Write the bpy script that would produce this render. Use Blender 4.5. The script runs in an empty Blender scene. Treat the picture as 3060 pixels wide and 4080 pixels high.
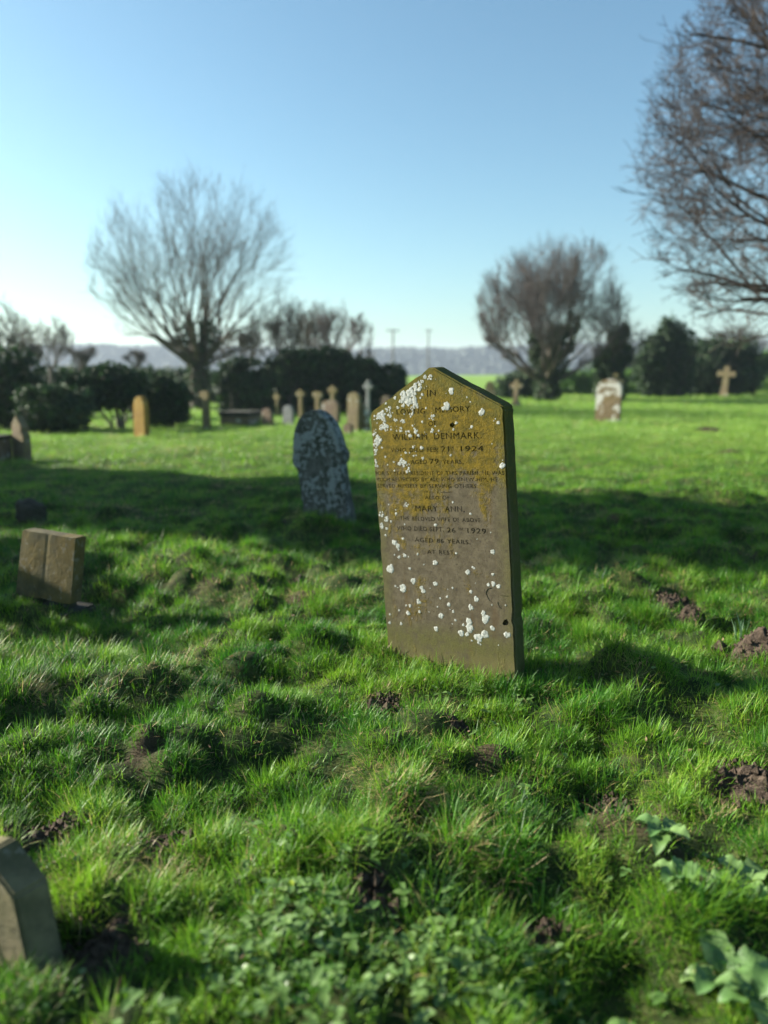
import bpy, bmesh, math, random
import numpy as np
from mathutils import Vector, Matrix, Euler

# ------------------------------------------------------------------ camera, sky, sun, exposure
S = bpy.context.scene
COL = S.collection
CAM_H, FOCAL, PITCH = 1.25, 3064.0, math.atan((2040 - 1475) / 3064.0)   # focal length in photo pixels
cam_d = bpy.data.cameras.new('camera')
cam_d.sensor_fit = 'VERTICAL'
cam_d.sensor_height = 36.0
cam_d.lens = 36.0 * FOCAL / 4080.0
cam_d.clip_start, cam_d.clip_end = 0.05, 6000.0
cam_d.dof.use_dof = True
cam_d.dof.focus_distance = 2.8
cam_d.dof.aperture_fstop = 1.25
cam = bpy.data.objects.new('camera', cam_d)
COL.objects.link(cam)
cam.location = (0, 0, CAM_H)
cam.rotation_euler = (math.radians(90) - PITCH, 0, 0)
S.camera = cam

SUN_EL = math.radians(22.0)
SUN_AZ = math.atan2(-0.956, 0.292)          # compass angle from +Y towards +X
to_sun = Vector((math.sin(SUN_AZ) * math.cos(SUN_EL), math.cos(SUN_AZ) * math.cos(SUN_EL), math.sin(SUN_EL)))
world = bpy.data.worlds.new('World')
S.world = world
world.use_nodes = True
wn = world.node_tree
sky = wn.nodes.new('ShaderNodeTexSky')
sky.sky_type = 'NISHITA'
sky.sun_disc = False
sky.sun_elevation = SUN_EL
sky.sun_rotation = SUN_AZ
sky.altitude = 50
sky.air_density = 1.0
sky.dust_density = 1.2
sky.ozone_density = 1.0
tint = wn.nodes.new('ShaderNodeMix'); tint.data_type = 'RGBA'; tint.blend_type = 'MULTIPLY'; tint.inputs[0].default_value = 1.0
tint.inputs[7].default_value = (.76, 1.045, 1.08, 1)
wn.links.new(sky.outputs[0], tint.inputs[6]); wn.links.new(tint.outputs[2], wn.nodes['Background'].inputs[0])
wn.nodes['Background'].inputs[1].default_value = 0.050
sun_d = bpy.data.lights.new('sun', 'SUN')
sun_d.energy = 5.0
sun_d.angle = math.radians(0.5)
sun_d.color = (1.0, 0.94, 0.82)
sun = bpy.data.objects.new('sun', sun_d)
COL.objects.link(sun)
sun.rotation_euler = to_sun.to_track_quat('Z', 'Y').to_euler()
S.view_settings.view_transform = 'Standard'
S.view_settings.look = 'None'
S.view_settings.exposure = 1.85
S.view_settings.gamma = 1.0
S.cycles.use_denoising = True
S.cycles.max_bounces = 5
S.cycles.diffuse_bounces = 2
S.cycles.transparent_max_bounces = 4
S.cycles.volume_bounces = 0

# ------------------------------------------------------------------ helpers
_T = np.random.RandomState(11).rand(256, 256)

def vnoise(x, y, sc, seed=0):
    x = np.asarray(x, float) / sc + seed * 17.31
    y = np.asarray(y, float) / sc + seed * 9.77
    xi, yi = np.floor(x).astype(int), np.floor(y).astype(int)
    fx, fy = x - xi, y - yi
    fx = fx * fx * (3 - 2 * fx); fy = fy * fy * (3 - 2 * fy)
    a, b = _T[xi % 256, yi % 256], _T[(xi + 1) % 256, yi % 256]
    c, d = _T[xi % 256, (yi + 1) % 256], _T[(xi + 1) % 256, (yi + 1) % 256]
    return (a * (1 - fx) + b * fx) * (1 - fy) + (c * (1 - fx) + d * fx) * fy

def fbm(x, y, sc, seed=0, o=3):
    s, a, t = 0, 1.0, 0
    for i in range(o):
        s = s + a * vnoise(x, y, sc / 2 ** i, seed + i * 3); t += a; a *= .5
    return s / t

def sstep(a, b, x):
    t = np.clip((np.asarray(x, float) - a) / (b - a), 0, 1)
    return t * t * (3 - 2 * t)

def at(px, py, z=0.0):
    """A pixel of the photograph -> the point of the level z it looks at."""
    u, v = (px - 1530) / FOCAL, (py - 2040) / FOCAL
    r = Vector((u, math.cos(PITCH) - v * math.sin(PITCH), -math.sin(PITCH) - v * math.cos(PITCH)))
    t = (z - CAM_H) / r.z
    return Vector((r.x * t, r.y * t, z))

STONE_XY, STONE_YAW = (0.28, 3.148), -33.94
# mole hills: x, y, radius, height
MOLES = []
for px, py, r, h in [(1550, 3345, .085, .075), (2150, 3690, .085, .06), (2430, 3165, .10, .05), (2995, 3120, .17, .07),
                     (2680, 2385, .135, .085), (2725, 2455, .12, .04), (3015, 2610, .17, .06), (135, 3320, .16, .05),
                     (690, 3300, .12, .045), (400, 3830, .13, .05), (1850, 2890, .06, .03), (1520, 2790, .08, .02),
                     (1200, 2300, .08, .05), (2820, 1722, .35, .08), (2905, 1795, .22, .06), (1480, 3640, .10, .02)]:
    q = at(px, py)
    MOLES.append((q.x, q.y, r * .84, h * .6))

def bare(x, y):
    """1 where the turf is scuffed to bare soil."""
    b = .8 * sstep(.72, .84, fbm(x + .12 * fbm(x, y, .2, 3), y, .30, 21, 3)) * sstep(9, 6, y)
    for mx, my, r, h in MOLES:
        d = np.hypot(x - mx, y - my) / r
        b = np.maximum(b, sstep(1.1, .65, d + .5 * (vnoise(x, y, .06, 23) - .5)))
    return b

def tufts(x, y, cell=.15):
    """Height of the little grass hummocks and a number that is the same all over one hummock."""
    x = np.asarray(x, float); y = np.asarray(y, float)
    ci, cj = np.floor(x / cell).astype(int), np.floor(y / cell).astype(int)
    best = np.zeros(np.broadcast(x, y).shape); hue = np.full(best.shape, .5)
    for di in (-1, 0, 1):
        for dj in (-1, 0, 1):
            i, j = ci + di, cj + dj
            r1, r2, r3, r4 = (_T[(i * a + 7) % 256, (j * b + 13) % 256] for a, b in ((1, 1), (3, 5), (7, 3), (5, 11)))
            rad = cell * (.42 + .55 * r3)
            d = np.hypot(x - (i + .1 + .8 * r1) * cell, y - (j + .1 + .8 * r2) * cell) / rad
            b = np.clip(1 - d * d, 0, 1) ** .8 * rad * (.20 + .62 * r4 * r4)
            m = b > best
            hue = np.where(m, (r1 * 7.3 + r2 * 3.1) % 1.0, hue); best = np.where(m, b, best)
    return best, hue

def gh(x, y):
    """Height of the turf's soil surface."""
    x = np.asarray(x, float); y = np.asarray(y, float)
    near = sstep(60, 20, np.hypot(x, y))
    st = np.hypot(x - STONE_XY[0], y - STONE_XY[1])
    lump = .12 * (fbm(x, y, .6, 1, 2) - .5) + .10 * (fbm(x, y, 1.4, 5, 2) - .5) + .075 * (vnoise(x, y, .32, 15) - .5) * (1 - .75 * sstep(4.5, 9, y)) + tufts(x, y)[0] * (1 - sstep(6, 10, y)) * (.3 + .7 * sstep(.3, .65, st)) - .03 - .05 * sstep(.60, .85, vnoise(x, y, .33, 19)) * sstep(9, 6, y)
    lump = lump * (.35 + .65 * sstep(.35, .7, st)) * (1 - .2 * sstep(5, 12, y))
    z = lump * near + .22 * (fbm(x, y, 7.0, 8, 2) - .5) * sstep(6, 14, np.hypot(x, y)) * near
    far = np.hypot(x, np.maximum(y, 0))
    z = z - 17 * sstep(200, 330, far) + .9 * (fbm(x, y, 60, 4, 2) - .5) * sstep(60, 150, far)
    return z

def tag(o, label=None, cat=None, group=None, kind=None):
    for k, v in (('label', label), ('category', cat), ('group', group), ('kind', kind)):
        if v: o[k] = v
    return o

def empty(name, loc, rot=(0, 0, 0)):
    o = bpy.data.objects.new(name, None)
    COL.objects.link(o)
    o.location = loc; o.rotation_euler = rot
    o.empty_display_size = .2
    return o

def link(name, me, mat=None, parent=None):
    o = bpy.data.objects.new(name, me)
    COL.objects.link(o)
    if mat is not None:
        for m in (mat if isinstance(mat, (list, tuple)) else [mat]):
            me.materials.append(m)
    if parent is not None: o.parent = parent
    return o

def np_mesh(name, V, faces, attrs=None, smooth=False):
    """Mesh from a vertex array and a list of face arrays (each n x k)."""
    me = bpy.data.meshes.new(name)
    V = np.ascontiguousarray(V, np.float32).reshape(-1, 3)
    me.vertices.add(len(V)); me.vertices.foreach_set('co', V.ravel())
    loops = np.concatenate([np.asarray(f, np.int32).ravel() for f in faces])
    tot = np.concatenate([np.full(len(f), np.asarray(f).shape[1], np.int32) for f in faces])
    start = np.concatenate([[0], np.cumsum(tot)[:-1]]).astype(np.int32)
    me.loops.add(len(loops)); me.loops.foreach_set('vertex_index', loops)
    me.polygons.add(len(tot)); me.polygons.foreach_set('loop_start', start); me.polygons.foreach_set('loop_total', tot)
    me.polygons.foreach_set('use_smooth', np.full(len(tot), bool(smooth)))
    for k, a in (attrs or {}).items():
        at_ = me.attributes.new(k, 'FLOAT', 'POINT')
        at_.data.foreach_set('value', np.ascontiguousarray(a, np.float32))
    me.update(calc_edges=True)
    me.validate()
    return me

def bm_mesh(name, bm, smooth=False):
    me = bpy.data.meshes.new(name)
    bmesh.ops.recalc_face_normals(bm, faces=bm.faces)
    for f in bm.faces: f.smooth = smooth
    bm.to_mesh(me); bm.free()
    return me

# ---- node helper
class N:
    def __init__(s, name):
        s.m = bpy.data.materials.new(name); s.m.use_nodes = True
        s.t = s.m.node_tree; s.t.nodes.clear()
        s.out = s.n('ShaderNodeOutputMaterial')
    def n(s, typ, **k):
        x = s.t.nodes.new(typ)
        for a, b in k.items(): setattr(x, a, b)
        return x
    def l(s, a, b): s.t.links.new(a, b)
    def setin(s, node, i, v):
        if hasattr(v, 'is_linked') or isinstance(v, bpy.types.NodeSocket): s.l(v, node.inputs[i])
        else: node.inputs[i].default_value = v
    def pos(s): return s.n('ShaderNodeTexCoord').outputs['Object']
    def noise(s, vec, sc, det=4, rough=.55, dist=0.0):
        x = s.n('ShaderNodeTexNoise'); s.l(vec, x.inputs['Vector'])
        x.inputs['Scale'].default_value = sc; x.inputs['Detail'].default_value = det
        x.inputs['Roughness'].default_value = rough; x.inputs['Distortion'].default_value = dist
        return x.outputs['Fac']
    def vor(s, vec, sc, feature='F1', rnd=1.0):
        x = s.n('ShaderNodeTexVoronoi', feature=feature); s.l(vec, x.inputs['Vector'])
        x.inputs['Scale'].default_value = sc; x.inputs['Randomness'].default_value = rnd
        return x.outputs['Distance']
    def math(s, op, a, b=0.0, clamp=False):
        x = s.n('ShaderNodeMath', operation=op, use_clamp=clamp); s.setin(x, 0, a); s.setin(x, 1, b)
        return x.outputs[0]
    def ramp(s, f, lo, hi):
        x = s.n('ShaderNodeMapRange', interpolation_type='SMOOTHSTEP'); s.setin(x, 0, f)
        x.inputs[1].default_value = lo; x.inputs[2].default_value = hi
        return x.outputs[0]
    def mix(s, f, a, b):
        x = s.n('ShaderNodeMix', data_type='RGBA'); s.setin(x, 0, f)
        for i, c in ((6, a), (7, b)):
            if isinstance(c, tuple): x.inputs[i].default_value = (*c, 1) if len(c) == 3 else c
            else: s.l(c, x.inputs[i])
        return x.outputs[2]
    def sep(s, v):
        x = s.n('ShaderNodeSeparateXYZ'); s.l(v, x.inputs[0]); return x.outputs
    def attr(s, name): return s.n('ShaderNodeAttribute', attribute_name=name).outputs['Fac']
    def bump(s, h, strength=.5, dist=.01, nrm=None):
        x = s.n('ShaderNodeBump'); s.l(h, x.inputs['Height'])
        x.inputs['Strength'].default_value = strength; x.inputs['Distance'].default_value = dist
        if nrm is not None: s.l(nrm, x.inputs['Normal'])
        return x.outputs[0]
    def bsdf(s, col, rough=.85, nrm=None, spec=.3, trans=0.0):
        b = s.n('ShaderNodeBsdfPrincipled')
        s.setin(b, 'Base Color', (*col, 1) if isinstance(col, tuple) and len(col) == 3 else col)
        s.setin(b, 'Roughness', rough); b.inputs['Specular IOR Level'].default_value = spec
        if nrm is not None: s.l(nrm, b.inputs['Normal'])
        o = b.outputs[0]
        if trans > 0:
            t = s.n('ShaderNodeBsdfTranslucent'); s.setin(t, 0, (*col, 1) if isinstance(col, tuple) and len(col) == 3 else col)
            mx = s.n('ShaderNodeMixShader'); mx.inputs[0].default_value = trans
            s.l(o, mx.inputs[1]); s.l(t.outputs[0], mx.inputs[2]); o = mx.outputs[0]
        s.l(o, s.out.inputs[0])
        return s.m

# ------------------------------------------------------------------ materials
def mat_grass():
    k = N('grass blades'); p = k.pos(); t = k.attr('tint')
    big = k.ramp(k.noise(p, 2.2, 4, .65), .35, .68)
    c = k.mix(big, (.055, .195, .009), (.165, .335, .016))
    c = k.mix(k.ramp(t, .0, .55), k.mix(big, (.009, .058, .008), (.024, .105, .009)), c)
    c = k.mix(k.ramp(t, .74, .93), c, (.21, .33, .03))
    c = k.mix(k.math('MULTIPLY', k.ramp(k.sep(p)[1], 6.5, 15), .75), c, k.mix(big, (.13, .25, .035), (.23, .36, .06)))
    c = k.mix(k.ramp(t, .955, .975), c, (.40, .31, .14))
    return k.bsdf(c, .5, None, .34, .42)

def mat_ground():
    k = N('turf soil'); p = k.pos(); cv = k.attr('cover'); fr = k.attr('far')
    soil = k.mix(k.noise(p, 30, 5), (.028, .018, .012), (.085, .055, .036))
    thatch = k.mix(k.ramp(k.noise(p, 14, 4), .4, .65), (.02, .035, .008), (.06, .075, .02))
    c = k.mix(cv, soil, thatch)
    n1 = k.noise(p, .22, 5, .6); n2 = k.noise(p, .03, 3)
    fg = k.mix(k.ramp(n1, .35, .65), (.12, .23, .03), (.20, .31, .05))
    fg = k.mix(k.ramp(n2, .45, .65), fg, (.14, .23, .03)); fg = k.mix(k.math('MULTIPLY', k.ramp(k.noise(p, 1.6, 4, .7), .5, .72), .6), fg, (.06, .10, .02))
    c = k.mix(fr, c, fg)
    h = k.math('ADD', k.noise(p, 60, 5, .7), k.math('MULTIPLY', k.noise(p, 9, 4), 2.0))
    return k.bsdf(c, .95, k.bump(h, .8, .02), .15)

def mat_soil():
    k = N('crumbly soil'); p = k.pos()
    c = k.mix(k.ramp(k.noise(p, 35, 5, .7), .3, .7), (.026, .019, .013), (.085, .062, .045))
    return k.bsdf(c, .95, k.bump(k.noise(p, 110, 4, .7), 1.0, .006), .15)

def mat_headstone(dark=1.0, name='lichened sandstone'):
    k = N(name); p = k.pos(); X, Y, Z = k.sep(p)
    fine = k.noise(p, 190, 4, .7); mid = k.noise(p, 28, 5, .65); big = k.noise(p, 6.5, 4, .6, .4)
    spk = k.noise(p, 75, 4, .75)
    c = k.mix(k.ramp(mid, .3, .7), (.064, .052, .031), (.110, .091, .057))
    c = k.mix(k.ramp(spk, .52, .68), c, (.042, .032, .024))
    c = k.mix(k.math('MULTIPLY', k.ramp(fine, .60, .72), .5), c, (.16, .14, .11))
    # vertical rusty runs low on the face
    mp = k.n('ShaderNodeMapping'); k.l(p, mp.inputs[0]); mp.inputs['Scale'].default_value = (1.0, 1.0, .18)
    runs = k.noise(mp.outputs[0], 14, 4, .6)
    c = k.mix(k.math('MULTIPLY', k.ramp(runs, .55, .72), .45), c, (.085, .052, .022))
    # ochre crust, thick high on the stone
    up = k.ramp(Z, .38, 1.10)
    hole = k.math('ADD', k.math('MULTIPLY', up, .42), k.math('MULTIPLY', k.math('ABSOLUTE', k.math('ADD', X, .08)), -.42))
    m = k.math('ADD', k.math('ADD', k.math('MULTIPLY', big, 1.15), k.math('MULTIPLY', runs, .75)), hole)
    m = k.math('ADD', m, k.math('MULTIPLY', k.math('SUBTRACT', spk, .5), .5))
    och = k.ramp(m, .98, 1.20)
    oc = k.mix(k.ramp(k.noise(p, 40, 4, .7), .35, .65), (.070, .054, .005), (.150, .102, .008))
    c = k.mix(och, c, oc)
    # olive algae near the arrises, the top and the foot
    edge = k.ramp(k.math('ABSOLUTE', X), .235, .315)
    top = k.ramp(k.math('ADD', Z, k.math('MULTIPLY', k.math('ABSOLUTE', X), .52)), 1.12, 1.27)
    foot = k.math('MULTIPLY', k.ramp(k.math('ADD', Z, k.math('MULTIPLY', big, .12)), .27, .16), .75)
    al = k.math('MAXIMUM', k.math('MAXIMUM', k.math('MULTIPLY', edge, .55), k.math('MULTIPLY', top, .8)), foot)
    al = k.math('MULTIPLY', al, k.ramp(k.math('ADD', mid, k.math('MULTIPLY', big, .5)), .45, .85), True)
    c = k.mix(al, c, k.mix(k.ramp(fine, .4, .6), (.055, .058, .010), (.10, .095, .022)))
    pale = k.math('MULTIPLY', k.ramp(Z, .10, .0), k.ramp(big, .35, .6))
    c = k.mix(k.math('MULTIPLY', pale, .6), c, (.14, .115, .05))
    # the sides and back grow green
    side = k.ramp(Y, .006, .03)
    c = k.mix(k.math('MULTIPLY', side, k.ramp(mid, .25, .6)), c, (.05, .055, .012))
    if dark < 1: c = k.mix(1 - dark, c, (.02, .016, .01))
    h = k.math('ADD', k.math('MULTIPLY', fine, .35), k.math('MULTIPLY', mid, .7))
    h = k.math('ADD', h, k.math('MULTIPLY', k.math('MULTIPLY', och, k.noise(p, 120, 3, .7)), 1.2))
    return k.bsdf(c, .93, k.bump(h, .55, .004), .2)

def mat_lichen():
    k = N('white crust lichen'); p = k.pos()
    c = k.mix(k.ramp(k.noise(p, 120, 4, .7), .35, .65), (.24, .25, .22), (.42, .43, .40))
    return k.bsdf(c, .95, k.bump(k.noise(p, 170, 4, .75), .35, .002), .1)

def mat_stone(name, base, dark, spot=(.50, .50, .47), spots=.0, moss=(.10, .10, .02), mossy=.3, spot_scale=9.0, low=0.0):
    """Weathered monument stone: two stone tones, moss, and pale lichen blotches."""
    k = N(name); p = k.pos(); Z = k.sep(p)[2]
    mid = k.noise(p, 11, 5, .65); fine = k.noise(p, 70, 4, .7); big = k.noise(p, 3.3, 4, .6)
    c = k.mix(k.ramp(mid, .3, .7), dark, base)
    c = k.mix(k.math('MULTIPLY', k.ramp(k.math('ADD', big, k.math('MULTIPLY', fine, .3)), .5, .78), mossy, True), c, moss)
    if spots > 0:
        d = k.math('ADD', k.noise(p, spot_scale, 5, .7), k.math('MULTIPLY', k.math('SUBTRACT', big, .5), .8))
        c = k.mix(k.ramp(d, .66 - spots * .3, .70 - spots * .3), c, k.mix(fine, tuple(v * .7 for v in spot), spot))
    return k.bsdf(c, .93, k.bump(k.math('ADD', mid, k.math('MULTIPLY', fine, .4)), .6, .012), .2)

def mat_bark(name, a, b, sc=18):
    k = N(name); p = k.pos()
    mp = k.n('ShaderNodeMapping'); k.l(p, mp.inputs[0]); mp.inputs['Scale'].default_value = (1, 1, .3)
    n = k.noise(mp.outputs[0], sc, 5, .65)
    return k.bsdf(k.mix(k.ramp(n, .35, .65), a, b), .9, k.bump(n, .6, .02), .2)

def mat_leaf(name, a, b, gloss=.45, trans=.2, c3=None):
    k = N(name); t = k.attr('tint')
    c = k.mix(t, a, b)
    if c3: c = k.mix(k.ramp(t, .93, .97), c, c3)
    return k.bsdf(c, gloss, None, .5, trans)

M = dict(
    grass=mat_grass(), ground=mat_ground(), soil=mat_soil(),
    stone=mat_headstone(), cut=mat_headstone(.5, 'shaded dirty carving'), lichen=mat_lichen(),  # cut: some dirt, plus the shade of the grooves put into the colour
    grey=mat_stone('grey stone with pale lichen', (.12, .12, .11), (.05, .052, .045), (.24, .26, .26), .52, (.02, .028, .012), .6, 22),
    dull=mat_stone('dull yellowed stone', (.17, .135, .075), (.10, .08, .05), (.28, .26, .2), .15, (.13, .11, .03), .5),
    book=mat_stone('ochre limestone', (.098, .085, .042), (.042, .038, .02), (.16, .14, .09), .22, (.13, .085, .012), .6, 30),
    near=mat_stone('pale buff stone', (.18, .15, .085), (.085, .075, .045), (.18, .16, .11), .2, (.06, .06, .022), .6, 24),
    orange=mat_stone('orange lichened stone', (.27, .165, .05), (.20, .115, .03), (.40, .3, .12), .15, (.30, .20, .03), .5),
    buff=mat_stone('buff sandstone', (.20, .155, .10), (.13, .10, .065), (.36, .34, .28), .12, (.16, .15, .03), .35),
    ruddy=mat_stone('reddish sandstone', (.17, .12, .095), (.11, .08, .06), (.38, .36, .33), .18, (.14, .12, .03), .3),
    white=mat_stone('brown stone with white lichen', (.20, .145, .09), (.11, .08, .05), (.52, .51, .48), .42, (.13, .10, .025), .35, 2.6),
    slate=mat_stone('blue grey stone', (.20, .21, .21), (.13, .14, .14), (.3, .3, .3), .1, (.08, .09, .05), .3),
    darkstone=mat_stone('dark mossy stone', (.06, .055, .045), (.025, .022, .018), (.1, .1, .09), .1, (.02, .03, .01), .6),  # two dark brown-grey tones, blotched with moss
    bark=mat_bark('grey brown bark', (.045, .037, .03), (.105, .09, .072)),
    twig=mat_bark('grey brown twigs', (.055, .050, .043), (.105, .097, .083), 5),
    redtwig=mat_bark('reddish twigs', (.036, .028, .025), (.068, .052, .043), 5),
    mauve=mat_bark('purplish twigs', (.066, .055, .052), (.125, .106, .098), 5),
    pole=mat_bark('weathered pole wood', (.10, .09, .08), (.17, .155, .14), 4),
    hedge=mat_leaf('dark evergreen leaves', (.010, .028, .010), (.045, .090, .026), .75),
    ivy=mat_leaf('ivy leaves', (.014, .036, .010), (.045, .085, .020), .7),
    lit_ivy=mat_leaf('sunlit ivy leaves', (.05, .13, .018), (.13, .25, .035), .7),  # brighter copy of ivy, with sunlight put into the leaf colour
    weed=mat_leaf('ground ivy leaves', (.06, .135, .025), (.15, .24, .065), .45, .28, (.26, .34, .02)),
    dock=mat_leaf('dock leaves', (.065, .145, .035), (.15, .24, .075), .45, .25),
    shoot=mat_leaf('blue green shoots', (.06, .14, .06), (.14, .22, .12), .4, .2),
    straw=mat_leaf('dead leaves', (.10, .05, .025), (.26, .18, .09), .7, .2),
)

# ------------------------------------------------------------------ ground and far hills
def graded(fine, mid, lim1, lim2, lim3, g):
    a = [0.0]
    while a[-1] < lim3:
        s = fine if a[-1] < lim1 else (mid if a[-1] < lim2 else mid + (a[-1] - lim2) * (g - 1))
        a.append(a[-1] + s)
    return np.array(a)

xp = graded(.026, .08, 2.6, 6.5, 1400, 1.13)
xs = np.concatenate([-xp[:0:-1], xp])
yp = graded(.026, .07, 3.6, 9.5, 1400, 1.07) + .6
yn = .6 - graded(.2, .5, 2, 6, 60, 1.4)[1:]
ys = np.concatenate([yn[::-1], yp])
GX, GY = np.meshgrid(xs, ys)
GZ = gh(GX, GY)
idx = np.arange(GX.size).reshape(GX.shape)
quads = np.stack([idx[:-1, :-1], idx[:-1, 1:], idx[1:, 1:], idx[1:, :-1]], -1).reshape(-1, 4)
cover = 1 - bare(GX, GY)
me = np_mesh('ground', np.stack([GX, GY, GZ], -1), [quads],
             dict(cover=cover.ravel(), far=sstep(8, 20, np.hypot(GX, GY)).ravel()), True)
tag(link('ground', me, M['ground']), kind='structure')

# wooded ridge across the valley: a hillside whose surface is tree crowns
hx = np.arange(-640, 641, 2.5); hy = np.arange(470, 860, 2.5)
HX, HY = np.meshgrid(hx, hy)
prof = 17 + 6.5 * sstep(20, 190, HX) + 5 * sstep(-90, -260, HX) + 5 * (vnoise(HX, HX * 0, 110, 3) - .5)
HZ = -18 + (prof + 18 - 4) * sstep(490, 640, HY) * (1 - .6 * sstep(720, 900, HY)) + 4.5 * (vnoise(HX, HY, 17, 6) ** 2) + 4.5 * np.random.RandomState(2).rand(*HX.shape) ** 2
HX = HX + 3 * (vnoise(HX, HY, 9, 2) - .5)
idx = np.arange(HX.size).reshape(HX.shape)
quads = np.stack([idx[:-1, :-1], idx[:-1, 1:], idx[1:, 1:], idx[1:, :-1]], -1).reshape(-1, 4)
kw = N('winter woodland'); _p = kw.pos()
m_wood = kw.bsdf(kw.mix(kw.noise(_p, .08, 4), (.024, .034, .030), (.052, .058, .050)), .95, None, .1)
tag(link('hills', np_mesh('hills', np.stack([HX, HY, HZ], -1), [quads], None, False), m_wood), kind='structure')

# ------------------------------------------------------------------ grass
RS = np.random.RandomState(4)
STONES = []      # footprints kept free of blades: x, y, half width, half depth, yaw

def blade_mesh(name, x, y, L, w, az, lean, curl, tint, segs=3):
    n = len(x); z = gh(x, y) - .004
    T = np.linspace(0, 1, segs + 1)
    wid = [1.0, .92, .62, 0.0] if segs == 3 else [1.0, .8, 0.0]
    d = np.stack([np.cos(az), np.sin(az), np.zeros(n)], -1)
    tw = az + math.pi / 2 + RS.uniform(-.7, .7, n)
    s = np.stack([np.cos(tw), np.sin(tw), np.zeros(n)], -1)
    p = np.stack([x, y, z], -1); V = []
    for i in range(segs + 1):
        if i:
            th = np.clip(lean + curl * (T[i] - .5 / segs), -.2, 2.0)
            p = p + (L / segs)[:, None] * (np.sin(th)[:, None] * d + np.cos(th)[:, None] * np.array([0, 0, 1.0]))
        if i < segs:
            V += [p - s * (w * wid[i] / 2)[:, None], p + s * (w * wid[i] / 2)[:, None]]
        else: V.append(p)
    k = len(V); V = np.stack(V, 1)
    b = (np.arange(n) * k)[:, None]
    Q = np.concatenate([b + np.array([2 * i, 2 * i + 1, 2 * i + 3, 2 * i + 2]) for i in range(segs - 1)])
    Tr = b + np.array([k - 3, k - 2, k - 1])
    return np_mesh(name, V, [Q, Tr], dict(tint=np.repeat(tint, k)), False)

def area_points(y0, y1, dens):
    hw = .56 * y1 + .9
    n = int(2 * hw * (y1 - y0) * dens)
    x, y = RS.uniform(-hw, hw, n), RS.uniform(y0, y1, n)
    k = np.abs(x) < .56 * y + .9
    return x[k], y[k]

def keep(x, y, soft=True):
    k = RS.rand(len(x)) > bare(x, y) * .97
    for sx, sy, a, b, yaw in STONES:
        c, s = math.cos(-yaw), math.sin(-yaw)
        u = (x - sx) * c - (y - sy) * s; v = (x - sx) * s + (y - sy) * c
        k &= ~((np.abs(u) < a) & (np.abs(v) < b))
    return k

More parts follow.
